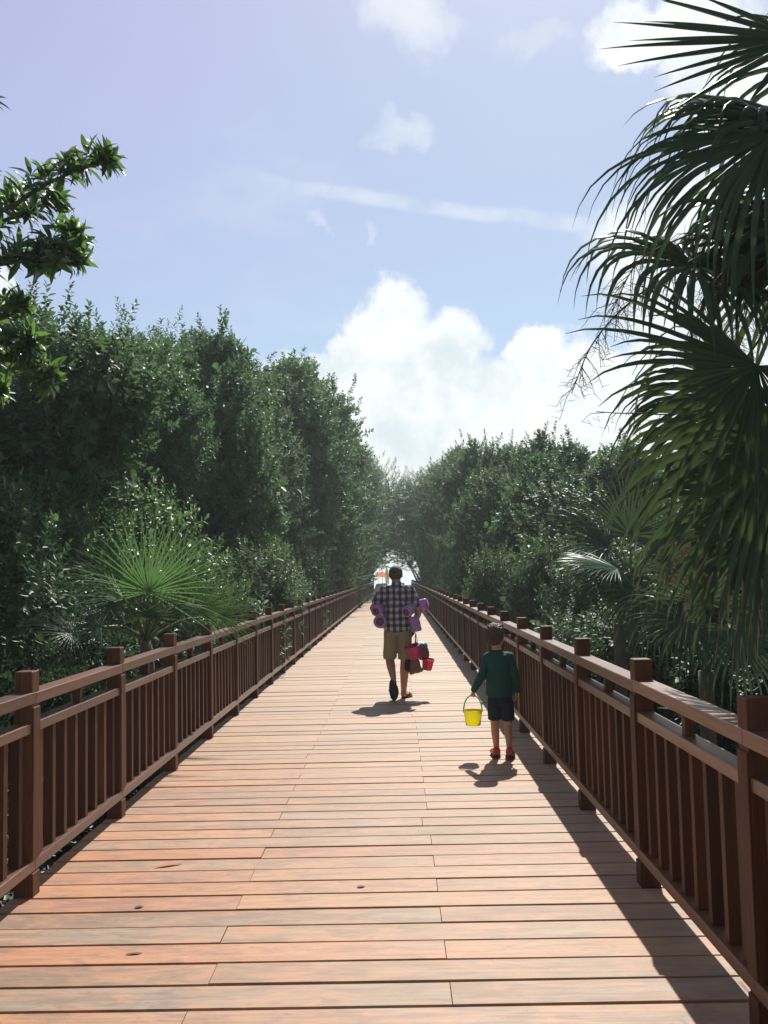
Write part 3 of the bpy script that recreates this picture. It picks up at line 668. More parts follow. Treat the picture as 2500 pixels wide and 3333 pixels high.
side_palm(2010, 1880, 9.0, [(0, -30, 0, (-1, -.2, .2), (.1, -.3, 1), .62, 150, .3, 'palm'), (60, 40, -.2, (-.6, -.4, -.4), (.2, -.6, .8), .6, 230, .7, 'palm'), (130, 60, 0, (.2, -.2, -.8), (.1, -.8, .5), .7, 260, .7, 'palm')], 'low fan palm with one glossy leaf stretched toward the right railing', 80)
side_palm(2290, 1990, 7.0, [(0, -30, 0, (-.3, -.2, .9), (0, -1, .3), .62, 260, .5, 'palm'), (-60, 30, -.2, (-.8, -.3, -.2), (.2, -.6, .8), .6, 250, .9, 'palm'), (110, 60, 0, (.4, -.2, -.5), (.1, -.8, .5), .7, 280, .9, 'palm')], 'dark low fan palm in deep shade beneath the large palm on the right', 90)

# ------------------------------------------------------------------ broadleaf branch reaching in from the left
root = empty('broadleaf_tree', (0, 0, 0), label='tree with long pointed leaves reaching branches in from the left edge', cat='tree')
DY = 6.6
tb = at(-330, 1400, DY+.3); tb0 = Vector((tb.x, tb.y, -1.0)); top = at(-300, 800, DY+.2)
q = MB(); q.tube(bez([tb0, tb, top], 6), [.11-.004*i for i in range(13)], 10)
BR_ = [[top, at(-120, 740, DY), at(42, 668, DY-.1), at(127, 612, DY-.2), at(211, 572, DY-.2), at(285, 540, DY-.2), at(330, 525, DY-.2)],
       [top, at(-150, 900, DY), at(-20, 860, DY), at(100, 822, DY+.1), at(180, 785, DY+.1), at(228, 770, DY+.1)],
       [at(-20, 860, DY), at(60, 850, DY), at(130, 845, DY), at(200, 845, DY), at(235, 845, DY)],
       [top, at(-150, 800, DY+.3), at(-40, 740, DY+.3), at(60, 700, DY+.3), at(130, 670, DY+.3), at(170, 655, DY+.3)],
       [tb, at(-180, 1100, DY), at(-60, 1060, DY), at(20, 1020, DY), at(50, 1000, DY)],
       [tb, at(-180, 1180, DY), at(-60, 1130, DY-.1), at(30, 1110, DY-.1), at(70, 1110, DY-.1)],
       [tb, at(-180, 1280, DY), at(-60, 1180, DY), at(50, 1175, DY), at(110, 1190, DY), at(140, 1215, DY)],
       [tb, at(-180, 1380, DY+.2), at(-100, 1300, DY+.2), at(-20, 1270, DY+.2)],
       [top, at(-300, 560, DY), at(-200, 430, DY), at(-60, 330, DY)], [top, at(-350, 700, DY-.3), at(-200, 620, DY-.4), at(-80, 560, DY-.4)]]
LB, LD, LN, LLn, LW = [], [], [], [], []
g = random.Random(5)
for bi, pts in enumerate(BR_):
    c = bez(pts, 8); q.tube(c, [.022*(1-.8*i/(len(c)-1))+.002 for i in range(len(c))], 6)
    tips = [(c[i], (c[min(i+1, len(c)-1)]-c[i-1]).normalized()) for i in range(int(len(c)*.3), len(c))]
    for p_, t_ in tips[::3]+tips[-1:]:
        for s_ in range(3):
            d = (t_*g.uniform(.3, 1.3)+Vector((g.uniform(-1, 1), g.uniform(-1, 1), g.uniform(-.75, 1.0)))*.85).normalized()
            Lt = g.uniform(.03, .15) * (.5 if p_ is tips[-1][0] else 1); e = p_+d*Lt
            q.tube([p_, p_+d*Lt*.5+Vector((0, 0, .01)), e], [.005, .004, .002], 4)
            for k_ in range(g.randint(5, 7)):
                a_ = k_*2.4+g.uniform(-.3, .3); x_ = d.cross(Vector((.2, .3, 1))).normalized(); y_ = x_.cross(d)
                rd = x_*math.cos(a_)+y_*math.sin(a_); f_ = g.uniform(.3, 1.1)
                LB.append(e-d*Lt*g.uniform(0, .45)); LD.append(d*f_+rd*.85+Vector((0, 0, .12))); LN.append(d-rd*.4+Vector((0, 0, .9))); l_ = g.uniform(.11, .18); LLn.append(l_); LW.append(l_*g.uniform(.24, .32))
q.build('branch', M['bark'], root, True)
me = leaves_mesh('foliage', np.array(LB), np.array(LD), np.array(LN), np.array(LLn), np.array(LW), .32, None, .22, 10)
link('foliage', me, M['leaf_broad'], root, smooth=False)

# ------------------------------------------------------------------ people
M['skin'] = simple('skin', (.46, .25, .17), .5, .4, None, .12, 8)
M['skin_boy'] = simple('skin_child', (.52, .29, .20), .5, .4, None, .10, 8)
M['hair'] = simple('hair', (.085, .058, .040), .6, .4, .8, .4, 120)
M['hair_boy'] = simple('hair_child', (.075, .042, .024), .55, .4, .8, .4, 120)
M['khaki'] = simple('khaki_cloth', (.26, .245, .15), .9, .2, .3, .15, 60)
M['sole'] = simple('dark_rubber', (.035, .035, .045), .7, .3, None, .2, 30)
M['strap'] = simple('sandal_strap', (.16, .06, .04), .5, .5, None, .2, 30)
M['green_cloth'] = simple('green_cloth', (.008, .068, .056), .8, .3, .25, .18, 40)
M['navy_cloth'] = simple('navy_cloth', (.012, .020, .035), .85, .3, .25, .2, 40)
M['red_shoe'] = simple('red_rubber', (.42, .045, .035), .35, .5, None, .1, 20)
def plaid():
    m, t, p = mat('plaid_cloth'); co = t.new('ShaderNodeTexCoord').outputs['Object']; s = t.new('ShaderNodeSeparateXYZ'); t.put(s.inputs[0], co)
    def stripe(v, per, off, duty):
        f = t.m('FRACT', t.m('MULTIPLY_ADD', v, 1/per, off)); return t.m('MULTIPLY', t.ss(f, .0, .06), t.ss(f, duty, duty-.06))
    nz, _ = t.noise(co, 9, 2); wz = t.m('MULTIPLY_ADD', nz, .03, s.outputs[2]); wx = t.m('MULTIPLY_ADD', nz, .03, s.outputs[0])
    vx = stripe(wx, .082, .12, .56); vz = stripe(wz, .086, .3, .54)
    tx = stripe(wx, .082, .78, .10); tz = stripe(wz, .086, .92, .10)
    c = t.mix(vx, (.040, .038, .070, 1), (.170, .150, .205, 1)); c = t.mix(t.m('MULTIPLY', vz, t.m('MULTIPLY_ADD', vx, .72, .16)), c, (.48, .46, .52, 1))
    c = t.mix(t.m('MULTIPLY', t.m('MAXIMUM', tx, tz), .40), c, (.45, .42, .52, 1))
    t.put(p.inputs['Base Color'], c); p.inputs['Roughness'].default_value = .85; p.inputs['Specular IOR Level'].default_value = .25; return m
M['plaid'] = plaid()
def hand(pr, w, d, pn, s, curl, thumb_side, spread=.16):
    """palm and five fingers as limbs: w wrist, d direction, pn palm normal (fingers curl that way), s size (hand length)"""
    w = Vector(w); d = Vector(d).normalized(); pn = Vector(pn); pn = (pn-d*pn.dot(d)).normalized(); lat = d.cross(pn)*thumb_side
    for k in (-1, 0, 1): pr.append((w, .085*s*1.6, w+d*.46*s+lat*k*.125*s, .075*s))
    for i, (ln, o) in enumerate(((.40, .19), (.46, .065), (.43, -.065), (.34, -.19))):
        p = w+d*.46*s+lat*o*s; r0 = .046*s; ang = curl*.5; dd = d+lat*o*spread*4
        for j, f in enumerate((.45, .31, .24)):
            v = (dd*math.cos(ang)+pn*math.sin(ang)).normalized(); e = p+v*ln*s*f; pr.append((p, r0, e, r0*.9)); p = e; r0 *= .9; ang += curl
    p = w+d*.12*s+lat*.14*s
    for j, (f, dv) in enumerate(((.20, lat*.8+d*.6+pn*.3), (.16, lat*.35+d*.9+pn*.5), (.12, d+pn*.7))):
        e = p+Vector(dv).normalized()*f*s; pr.append((p, .055*s, e, .048*s)); p = e
def head(parent, c, s, yaw, skin, hair, eyes_mat, hair_len=.0):
    """c head centre, s head height; returns prims in body space for the skull, builds hair as a child"""
    Rm = Matrix.Rotation(yaw, 3, 'Z')
    def P(x, y, z): return Vector(c)+Rm @ Vector((x*s, y*s, z*s))
    pr = [(P(0, -.06, .10), (.335*s, .40*s, .37*s), P(0, -.02, .02), (.33*s, .36*s, .33*s)),
          (P(0, .10, -.12), (.27*s, .27*s, .24*s), P(0, .15, -.34), (.16*s, .16*s, .13*s)),
          (P(0, .36, .02), .03*s, P(0, .44, -.11), .045*s),      # nose
          (P(-.09, .33, -.25), .035*s, P(.09, .33, -.25), .035*s),  # lips
          (P(0, .30, -.40), .07*s, P(0, .26, -.40), .08*s)]      # chin
    for k in (-1, 1):
        pr.append((P(k*.335, -.02, .06), (.03*s, .07*s, .09*s), P(k*.350, -.0, -.08), (.025*s, .045*s, .05*s)))
        pr.append((P(k*.14, .33, .085), .05*s, P(k*.2, .30, .08), .045*s))   # brow
    def hp(k):  # hair cap
        L = [(P(0, -.075, .125), (.362*s, .425*s, .385*s), P(0, -.06, .10), (.36*s, .42*s, .37*s)),
             (P(0, -.16, .02), (.345*s, .33*s, .33*s), P(0, -.19, -.12-hair_len), (.29*s, .25*s, .16*s)),
             (P(0, .14, .36), (.25*s, .16*s, .10*s), P(0, .0, .40), (.28*s, .2*s, .09*s))]
        return L
    return pr, hp(0), P
def eyes(P, s, parent):
    q = []
    for k in (-1, 1): q.append((P(k*.145, .325, .015), .030*s, P(k*.15, .325, .015), .030*s))
    blob('eyes', q, .004, M['sole'], parent, 1)
def fold(a, f, sx=9., sz=22., off=0.):
    return lambda co: a*(noise.noise(Vector((co.x*sx+off, co.y*sx, co.z*f)))+.5*noise.noise(Vector((co.x*sx*2.3, co.y*sx*2, co.z*f*2.1+off))))

# --- the man, seen from behind, mid-stride
mo = Vector((.0, 12.226, 0)); man = empty('person', mo, label='man walking away in a plaid shirt and khaki shorts, arms full of beach things', cat='person')
pr = []
E_ = lambda *a_: pr.append(a_)
hpr, hair, HP = head(man, (-.012, .085, 1.638), .255, 0, None, None, None); pr += hpr
E_((0, .03, 1.47), .064, (-.008, .045, 1.60), .056)
E_((-.13, .0, 1.415), .055, (.13, .0, 1.415), .055); E_((0, .0, 1.36), (.165, .11, .12), (0, .01, 1.1), (.155, .115, .1)); E_((0, .01, 1.1), (.155, .12, .1), (0, 0, .93), (.16, .115, .09))
LS, LE, LWr = (-.175, .0, 1.43), (-.325, -.045, 1.205), (-.17, .16, 1.12)
RS, RE, RWr = (.175, .0, 1.43), (.285, -.04, 1.145), (.235, .17, .99)
for S_, E2, W2 in ((LS, LE, LWr), (RS, RE, RWr)):
    E_(Vector(S_)-Vector((0, 0, .01)), .050, E2, .045); E_(E2, .045, Vector(E2).lerp(Vector(W2), .35), .045); E_(Vector(E2).lerp(Vector(W2), .35), .045, W2, .028)
hand(pr, LWr, (.7, .5, -.25), (.4, -.9, .0), .19, .55, 1); hand(pr, RWr, (.05, -.12, -1), (-.9, -.1, 0), .19, 1.0, 1)
LH, LK, LA = (-.09, .0, .93), (-.115, .10, .50), (-.070, -.21, .275)
RH, RK, RA = (.09, .0, .93), (.085, .05, .50), (.060, .02, .085)
E_(LH, .098, LK, .06); E_(LK, .060, Vector(LK).lerp(Vector(LA), .32), .060); E_(Vector(LK).lerp(Vector(LA), .32), .060, LA, .036)
E_(RH, .098, RK, .06); E_(RK, .058, Vector(RK).lerp(Vector(RA), .32), .062); E_(Vector(RK).lerp(Vector(RA), .32), .062, RA, .037)
# feet
E_(LA, .036, (-.066, -.215, .225), .036); E_((-.066, -.205, .225), .036, (-.078, -.175, .075), (.045, .022, .03)); E_((-.078, -.175, .075), (.045, .022, .03), (-.08, -.165, .035), (.04, .016, .02))
E_(RA, .037, (.052, -.015, .05), .034); E_((.052, -.012, .048), .032, (.13, .15, .036), (.040, .042, .018)); E_((.13, .15, .036), (.040, .042, .018), (.152, .205, .034), (.036, .03, .013))
blob('body', pr, .0055, M['skin'], man, 5)
eyes(HP, .255, man)
blob('hair', hair, .006, M['hair'], man, 3, fold(.008, 70, 70))
sh = [((-.145, .0, 1.440), (.08, .095, .070), (.145, .0, 1.440), (.08, .095, .070)), ((0, .02, 1.50), (.085, .085, .04), (0, .0, 1.40), (.21, .125, .06)),
      ((0, 0, 1.36), (.205, .135, .1), (0, 0, 1.15), (.19, .14, .06)), ((0, 0, 1.15), (.19, .14, .06), (.0, -.005, .91), (.19, .145, .05)),
      ((0, -.005, .93), (.188, .145, .05), (.0, -.015, .895), (.165, .135, .035)),
      ((0, .035, 1.545), (.066, .064, .016), (0, .03, 1.50), (.078, .075, .03))]
for S_, E2 in ((LS, LE), (RS, RE)):
    e = Vector(S_).lerp(Vector(E2), .66); sh.append((Vector(S_)+Vector((0, 0, .01)), .073, e, .068))
blob('shirt', sh, .007, M['plaid'], man, 5, fold(.014, 9, 7))
shp = [((0, 0, .97), (.172, .13, .05), (0, 0, .88), (.178, .135, .06))]
for H_, K_, sx_ in ((LH, LK, -1), (RH, RK, 1)):
    e = Vector(H_).lerp(Vector(K_), .93)
    shp.append(((H_[0], 0, .88), (.098, .13, .05), (e.x, e.y, e.z), (.092, .098, .03)))
blob('shorts', shp, .007, M['khaki'], man, 3, fold(.010, 6, 11, off=4))
def sole_mesh(name, L, W, th, parent, m4, strap=True):
    q = MB(); n = 20; pts = []
    for k in range(n):
        a_ = 2*math.pi*k/n; y_ = math.cos(a_)*L/2; wd = W/2*(1-.16*math.cos(a_)**2)*(1.0+.14*math.cos(a_))
        pts.append((math.sin(a_)*wd-.006*math.cos(2*a_), y_))
    v = [(x_, y_, z_) for z_ in (0, th) for x_, y_ in pts]
    f = [tuple(range(n)), tuple(range(2*n-1, n-1, -1))]+[(k, n+k, n+(k+1) % n, (k+1) % n) for k in range(n)]
    q.add(v, f); o = q.build(name, M['sole'], parent); o.matrix_local = m4
    if strap:
        s_ = MB(); s_.tube(bez([(-W*.46, -L*.02, th), (-W*.3, L*.12, th+.045), (0, L*.26, th+.03), (W*.3, L*.12, th+.045), (W*.46, -L*.02, th)], 5), .009, 6)
        s_.build('strap', M['strap'], o, True)
    return o
ml = Matrix.Translation((-.076, -.245, .140)) @ Matrix.Rotation(R(-7), 4, 'Y') @ Matrix.Rotation(R(-86), 4, 'X')
sole_mesh('flip_flop', .285, .126, .020, man, ml)
mr = Matrix.Translation((.100, .085, .001)) @ Matrix.Rotation(R(-26), 4, 'Z')
sole_mesh('flip_flop', .285, .105, .018, man, mr)

# --- what the man carries: purple arm floats, then beach toys on a cord
def purple():
    m, t, p = mat('purple_vinyl'); co = t.new('ShaderNodeTexCoord').outputs['Object']; s = t.new('ShaderNodeSeparateXYZ'); t.put(s.inputs[0], co)
    an = t.m('ARCTAN2', s.outputs[0], s.outputs[1]); f = t.m('FRACT', t.m('MULTIPLY', an, 1.6)); st_ = t.m('MULTIPLY', t.ss(f, .0, .1), t.ss(f, .32, .22))
    zs = t.m('MULTIPLY', st_, t.ss(s.outputs[2], .0, .03))
    nz, _ = t.noise(co, 25, 4, .6)
    c = t.mix(nz, (.44, .22, .60, 1), (.60, .36, .74, 1)); c = t.mix(zs, c, (.62, .50, .78, 1))
    t.put(p.inputs['Base Color'], c); p.inputs['Roughness'].default_value = .3
    tr = t.new('ShaderNodeBsdfTranslucent'); tr.inputs[0].default_value = (.58, .26, .74, 1); ms = t.new('ShaderNodeMixShader'); ms.inputs[0].default_value = .35
    t.l.new(p.outputs[0], ms.inputs[1]); t.l.new(tr.outputs[0], ms.inputs[2]); t.l.new(ms.outputs[0], t.n['Material Output'].inputs[0]); return m
M['purple'] = purple(); M['purple_in'] = simple('purple_lining', (.16, .07, .17), .5, .4, None, .2, 40)
def arm_float(a, b, r, label):
    a = mo+Vector(a); b = mo+Vector(b); L = (b-a).length; n = 22; V = []; F = []
    prof_ = [(0, .62), (-.004, .70), (0, .86), (.06, .98), (.16, 1.03), (.30, .97), (.50, 1.02), (.70, .97), (.84, 1.03), (.94, .98), (1., .86), (1.004, .70), (1., .62)]
    for z_, rr in prof_:
        for k in range(n):
            an = 2*math.pi*k/n; w_ = 1+.02*math.sin(k*1.7+z_*9); V.append((math.cos(an)*r*rr*w_, math.sin(an)*r*rr*w_, z_*L))
    m_ = len(prof_)
    F = [(i*n+k, i*n+(k+1) % n, i*n+n+(k+1) % n, i*n+n+k) for i in range(m_-1) for k in range(n)]
    me = bpy.data.meshes.new('swim_float'); me.from_pydata(V, [], F); me.update()
    o = link('swim_float', me, M['purple'], None, True, label=label, cat='swim float', group='purple floats carried by the man')
    o.matrix_world = Matrix.Translation(a) @ (b-a).to_track_quat('Z', 'Y').to_matrix().to_4x4()
    q = MB()
    ring = [(math.cos(2*math.pi*k/n)*r*.64, math.sin(2*math.pi*k/n)*r*.64) for k in range(n)]
    v = [(x_, y_, z_) for z_ in (.012, L-.012) for x_, y_ in ring]
    q.add(v, [tuple(range(n))[::-1], tuple(range(n, 2*n))]+[(k, (k+1) % n, n+(k+1) % n, n+k) for k in range(n)])
    q.build('lining', M['purple_in'], o, True); return o
arm_float((-.285, -.15, 1.165), (-.20, .11, 1.235), .077, 'striped purple float under the left arm of the man, the upper one there')
arm_float((-.235, -.13, 1.03), (-.215, .12, 1.01), .088, 'plain purple float below the striped one on the left hip of the man')
arm_float((.115, -.17, 1.145), (.245, .05, 1.23), .075, 'striped purple float tucked under the right arm of the man, open end to the viewer')
arm_float((.27, .02, 1.225), (.40, -.04, 1.25), .076, 'purple float sticking out to the right behind the right elbow of the man')
arm_float((.212, -.09, 1.085), (.255, -.10, .885), .070, 'purple float hanging upright below the right elbow of the man')
M['pink'] = simple('pink_plastic', (.62, .05, .22), .35, .5, None, .3, 45, .3)
M['rose'] = simple('rose_plastic', (.62, .04, .12), .35, .5, None, .3, 45, .35)
M['teal'] = simple('teal_plastic', (.03, .24, .36), .4, .5, None, .4, 30, .2)
M['maroon'] = simple('maroon_mesh', (.20, .05, .09), .6, .4, .4, .5, 60)
M['tan'] = simple('tan_mesh', (.20, .13, .10), .8, .3, .4, .3, 60)
M['black_cloth'] = simple('black_cloth', (.022, .024, .028), .9, .2, .3, .3, 30)
M['cord'] = simple('yellow_cord', (.42, .30, .06), .7, .3)
GB = 'beach toys hanging from the right hand of the man'
def toy_bucket(name, c, r0, r1, h, mt, tilt, label, handle=None, parent=None, cat='toy bucket', group=GB, rim=None, hmat=None):
    n = 28; V = []; pf = [(0, .0), (0, .92), (.02, 1.0)]
    for k in range(1, 7): pf.append((k/6*.96, None))
    P_ = []
    P_.append((0, r0*.05)); P_.append((0, r0*.93)); P_.append((h*.03, r0))
    for k in range(1, 7): P_.append((h*(.03+.92*k/6), r0+(r1-r0)*k/6))
    P_ += [(h*.95, r1+.006), (h*.985, r1+.008), (h, r1+.005), (h, r1-.002), (h*.9, r1-.004), (h*.05, r0-.004), (h*.04, r0*.05)]
    for z_, rr in P_:
        for k in range(n): an = 2*math.pi*k/n; V.append((math.cos(an)*rr, math.sin(an)*rr, z_))
    m_ = len(P_); F = [(i*n+k, i*n+(k+1) % n, i*n+n+(k+1) % n, i*n+n+k) for i in range(m_-1) for k in range(n)]
    F += [tuple(range(n))[::-1], tuple((m_-1)*n+k for k in range(n))]
    me = bpy.data.meshes.new(name); me.from_pydata(V, [], F); me.update()
    o = link(name, me, M[mt], None, True, label=label, cat=cat, group=group)
    o.matrix_world = Matrix.Translation(c) @ Matrix.Rotation(tilt[0], 4, 'Y') @ Matrix.Rotation(tilt[1], 4, 'X'); return o
def hang(o, pts, r=.004, m='cord', name='cord', world=True):
    inv = o.matrix_world.inverted(); q = MB(); q.tube([inv @ Vector(p_) for p_ in bez(pts, 6)], r, 6); return q.build(name, M[m], o, True)
HRt = mo+Vector((.238, .06, .86))
o = blob('dark_towel', [((.10, .02, .84), (.03, .04, .04), (.13, .02, .62), (.045, .05, .06)), ((.13, .02, .62), (.05, .05, .06), (.115, .02, .40), (.065, .05, .06)), ((.20, .05, .86), (.03, .04, .03), (.12, .02, .78), (.04, .04, .04))], .008, M['black_cloth'], None, 5, fold(.012, 3, 26), label='black towel hanging beside the right leg of the man', cat='towel')
o.location = mo
ball = blob('toy_net_bag', [((.30, -.02, .655), (.095, .09, .085), (.335, -.02, .575), (.08, .08, .075)), ((.30, -.02, .575), (.05, .06, .06), (.30, -.02, .54), (.03, .04, .04))], .008, M['maroon'], None, 4, fold(.010, 30, 30), label='maroon net bag of beach toys with a teal top below the purple floats', cat='bag', group=GB)
ball.location = mo
tt = blob('lid', [((.27, -.025, .715), (.055, .07, .035), (.325, -.03, .69), (.07, .085, .05)), ((.27, -.06, .67), (.03, .055, .05), (.29, -.06, .62), (.02, .05, .02))], .007, M['teal'], ball, 3, fold(.006, 40, 40))
hang(ball, [HRt, mo+Vector((.25, .0, .80)), mo+Vector((.262, -.01, .74))])
o = toy_bucket('toy_bucket', mo+Vector((.225, -.10, .540)), .078, .096, .172, 'pink', (-.25, .2), 'pink toy bucket hanging highest of the toys, beside the dark towel')
hang(o, [HRt, mo+Vector((.23, -.03, .78)), mo+Vector((.215, -.10, .70))], .0035, 'strap')
o = toy_bucket('toy_bucket', mo+Vector((.375, -.05, .375)), .062, .080, .150, 'rose', (.16, .12), 'bright rose red toy bucket, the lowest and farthest right of the toys')
hang(o, [mo+Vector((.33, -.02, .60)), mo+Vector((.35, -.03, .56)), mo+Vector((.385, -.05, .525))], .0035, 'strap')
o = blob('toy_net_bag', [((.215, -.02, .52), (.06, .05, .05), (.225, -.02, .37), (.078, .055, .04)), ((.20, -.02, .37), (.05, .05, .04), (.17, -.02, .335), (.03, .04, .02)), ((.25, -.02, .40), (.05, .05, .04), (.30, -.02, .375), (.03, .04, .03)), ((.24, .0, .86), .006, (.22, -.02, .56), .02)], .007, M['tan'], None, 4, fold(.010, 14, 30), label='brown tan net bag hanging between the black towel and the red bucket', cat='bag', group=GB)
o.location = mo

# --- the boy
bo = Vector((.902, 8.195, 0)); boy = empty('person', bo, label='small boy walking in a green long sleeved shirt and dark shorts', cat='person')
pr = []
hpr, hair, HP = head(boy, (-.030, .02, 1.070), .25, R(-32), None, None, None, -.02); pr += hpr
E_((-.02, .0, .955), .043, (-.028, .01, 1.02), .042)
E_((-.08, 0, .882), .036, (.06, 0, .882), .036); E_((-.01, 0, .86), (.10, .072, .08), (-.01, 0, .66), (.092, .072, .07)); E_((-.01, 0, .66), (.092, .072, .07), (-.005, 0, .53), (.088, .070, .06))
LS, LE, LWr = (-.108, 0, .885), (-.155, -.03, .745), (-.236, .015, .605)
RS, RE, RWr = (.090, 0, .890), (.134, -.03, .735), (.145, .03, .585)
for S_, E2, W2 in ((LS, LE, LWr), (RS, RE, RWr)):
    E_(S_, .034, E2, .028); E_(E2, .028, W2, .019)
hand(pr, LWr, (-.12, .03, -1), (.05, 1, 0), .105, 1.15, 1); hand(pr, RWr, (.02, .1, -1), (-1, .1, 0), .105, .35, -1)
LH, LK, LA = (-.055, 0, .52), (-.052, .06, .29), (-.040, .075, .075)
RH, RK, RA = (.055, 0, .52), (.066, .04, .285), (.062, -.03, .095)
for H_, K_, A_ in ((LH, LK, LA), (RH, RK, RA)):
    E_(H_, .050, K_, .036); E_(K_, .036, Vector(K_).lerp(Vector(A_), .33), .037); E_(Vector(K_).lerp(Vector(A_), .33), .037, A_, .024)
E_(LA, .024, (-.042, .16, .03), .022); E_(RA, .024, (.075, .05, .03), .022)
blob('body', pr, .0035, M['skin_boy'], boy, 5); eyes(HP, .25, boy)
blob('hair', hair, .005, M['hair_boy'], boy, 3, fold(.008, 75, 75))
sh = [((-.088, 0, .895), (.048, .058, .046), (.066, 0, .895), (.048, .058, .046)), ((-.018, .0, .950), (.050, .048, .014), (-.01, 0, .89), (.115, .08, .04)),
      ((-.01, 0, .88), (.130, .088, .06), (-.01, 0, .72), (.118, .09, .05)), ((-.01, 0, .72), (.118, .09, .05), (-.005, -.003, .555), (.122, .093, .02))]
for S_, E2, W2 in ((LS, LE, LWr), (RS, RE, RWr)):
    sh.append((S_, .045, E2, .040)); sh.append((E2, .040, Vector(E2).lerp(Vector(W2), .97), .029))
blob('shirt', sh, .005, M['green_cloth'], boy, 4, fold(.006, 10, 12))
shp = [((-.003, 0, .575), (.108, .082, .03), (-.003, 0, .50), (.114, .086, .04))]
for H_, K_ in ((LH, LK), (RH, RK)):
    e = Vector(H_).lerp(Vector(K_), .78); shp.append(((H_[0], 0, .50), (.062, .084, .04), (e.x, e.y, e.z), (.060, .066, .018)))
blob('shorts', shp, .005, M['navy_cloth'], boy, 3, fold(.005, 6, 14))
for nm, hx, hy, hz, tx, ty, tz in (('clog', -.045, .045, .045, -.048, .175, .032), ('clog', .062, -.055, .060, .085, .075, .034)):
    o = blob(nm, [((hx, hy, hz), (.037, .036, .038), (tx, ty, tz), (.046, .042, .026)), ((hx, hy-.005, hz+.028), (.033, .032, .022), (hx, hy, hz), (.036, .036, .03))], .005, M['red_shoe'], boy, 3)
    d_ = Vector((tx-hx, ty-hy, 0)); q = MB(); n = 20
    a_ = math.atan2(-d_.x, d_.y); zb = hz-.042
    v = []
    for z_, k2 in ((0, 1), (.012, 1.03)):
        for k in range(n):
            an = 2*math.pi*k/n; v.append((math.sin(an)*.044*k2, math.cos(an)*.108*k2, z_))
    q.add(v, [tuple(range(n)), tuple(range(2*n-1, n-1, -1))]+[(k, n+k, n+(k+1) % n, (k+1) % n) for k in range(n)])
    s_ = q.build('sole', M['sole'], o); s_.matrix_local = Matrix.Translation(((hx+tx)/2, (hy+ty)/2, .003+(hz-.045)*.6)) @ Matrix.Rotation(a_, 4, 'Z') @ Matrix.Rotation(-math.atan2(hz-tz-.005, .13)*.8, 4, 'X')

# --- the bucket in the boy's hand
m, t, p = mat('yellow_plastic'); p.inputs['Base Color'].default_value = (.62, .56, .03, 1); p.inputs['Roughness'].default_value = .3
tr = t.new('ShaderNodeBsdfTranslucent'); tr.inputs[0].default_value = (.85, .80, .06, 1); ms = t.new('ShaderNodeMixShader'); ms.inputs[0].default_value = .6
t.l.new(p.outputs[0], ms.inputs[1]); t.l.new(tr.outputs[0], ms.inputs[2]); t.l.new(ms.outputs[0], t.n['Material Output'].inputs[0]); M['yellow'] = m
M['lime'] = simple('green_handle', (.16, .60, .30), .35, .5, None, .05, 20, .45)
bc = Vector((bo.x-.246, bo.y+.035, .288))
bk = toy_bucket('sand_bucket', bc, .066, .083, .135, 'yellow', (0, 0), 'yellow toy sand bucket with a green handle hanging from the hand of the boy', cat='bucket', group=None)
q = MB(); top_ = .272
pts = bez([(-.082, 0, .115), (-.080, 0, .16), (-.060, 0, .225), (-.022, 0, .262), (.0, 0, .268), (.022, 0, .262), (.060, 0, .225), (.080, 0, .16), (.082, 0, .115)], 4)
for a_, b_ in zip(pts[:-1], pts[1:]):
    q.tube([a_, b_], .0062, 8)
q.build('handle', M['lime'], bk, True)

# ------------------------------------------------------------------ far end: beach furniture
M['orange'] = simple('orange_canvas', (.70, .24, .06), .8, .3, None, .1, 4, .45)
M['beige'] = simple('beige_canvas', (.42, .33, .20), .85, .3, .2, .12, 12)
M['grey_wood'] = simple('grey_wood', (.22, .20, .18), .8, .3, .3, .2, 12)
def shade(u, v, Y, rad, drop, label, pole_h):
    h = at(u, v, Y); rt = empty('beach_umbrella', (h.x, Y, -.45), label=label, cat='umbrella', group='orange beach umbrellas')
    n = 16; V = [(0, 0, h.z+.45)]+[(math.cos(2*math.pi*k/n)*rad*f_, math.sin(2*math.pi*k/n)*rad*f_, h.z+.45-drop*f_-.06*f_*(k % 2)) for f_ in (.5, 1) for k in range(n)]
    V += [(x_, y_, z_-.02) for x_, y_, z_ in V]; nn_ = 2*n+1
    F = [(0, 1+k, 1+(k+1) % n) for k in range(n)]+[(1+k, 1+n+k, 1+n+(k+1) % n, 1+(k+1) % n) for k in range(n)]
    F += [tuple(nn_+i for i in f[::-1]) for f in F]; F += [(1+n+k, nn_+1+n+k, nn_+1+n+(k+1) % n, 1+n+(k+1) % n) for k in range(n)]
    me = bpy.data.meshes.new('canopy'); me.from_pydata(V, [], F); me.update(); link('canopy', me, M['orange'], rt)
    q = MB(); q.tube([(0, 0, 0), (0, 0, h.z+.5)], .035, 8); q.build('pole', M['grey_wood'], rt)
shade(1244, 1860, 118, 1.0, .45, 'large open orange beach umbrella at the far end of the walk, the higher one', 2.6)
shade(1233, 1866, 135, 1.25, .5, 'small orange beach umbrella with a peaked top, left of the closed one', 2.4)
shade(1262, 1869, 128, 1.3, .35, 'low orange beach umbrella beside the closed beige one', 2.4)
h = at(1259, 1849, 100); rt = empty('closed_umbrella', (h.x, 100, -.45), label='closed beige umbrella standing upright at the far end of the boardwalk', cat='umbrella')
q = MB(); Z = h.z+.45; q.tube([(0, 0, Z), (0, 0, Z-.12), (.0, 0, Z-.5), (.02, 0, Z-1.1), (.03, 0, Z-1.75)], [.03, .11, .19, .24, .20], 12); q.build('canopy', M['beige'], rt, True)
q = MB(); q.tube([(0, 0, 0), (0, 0, Z+.05)], .03, 8); q.build('pole', M['grey_wood'], rt)
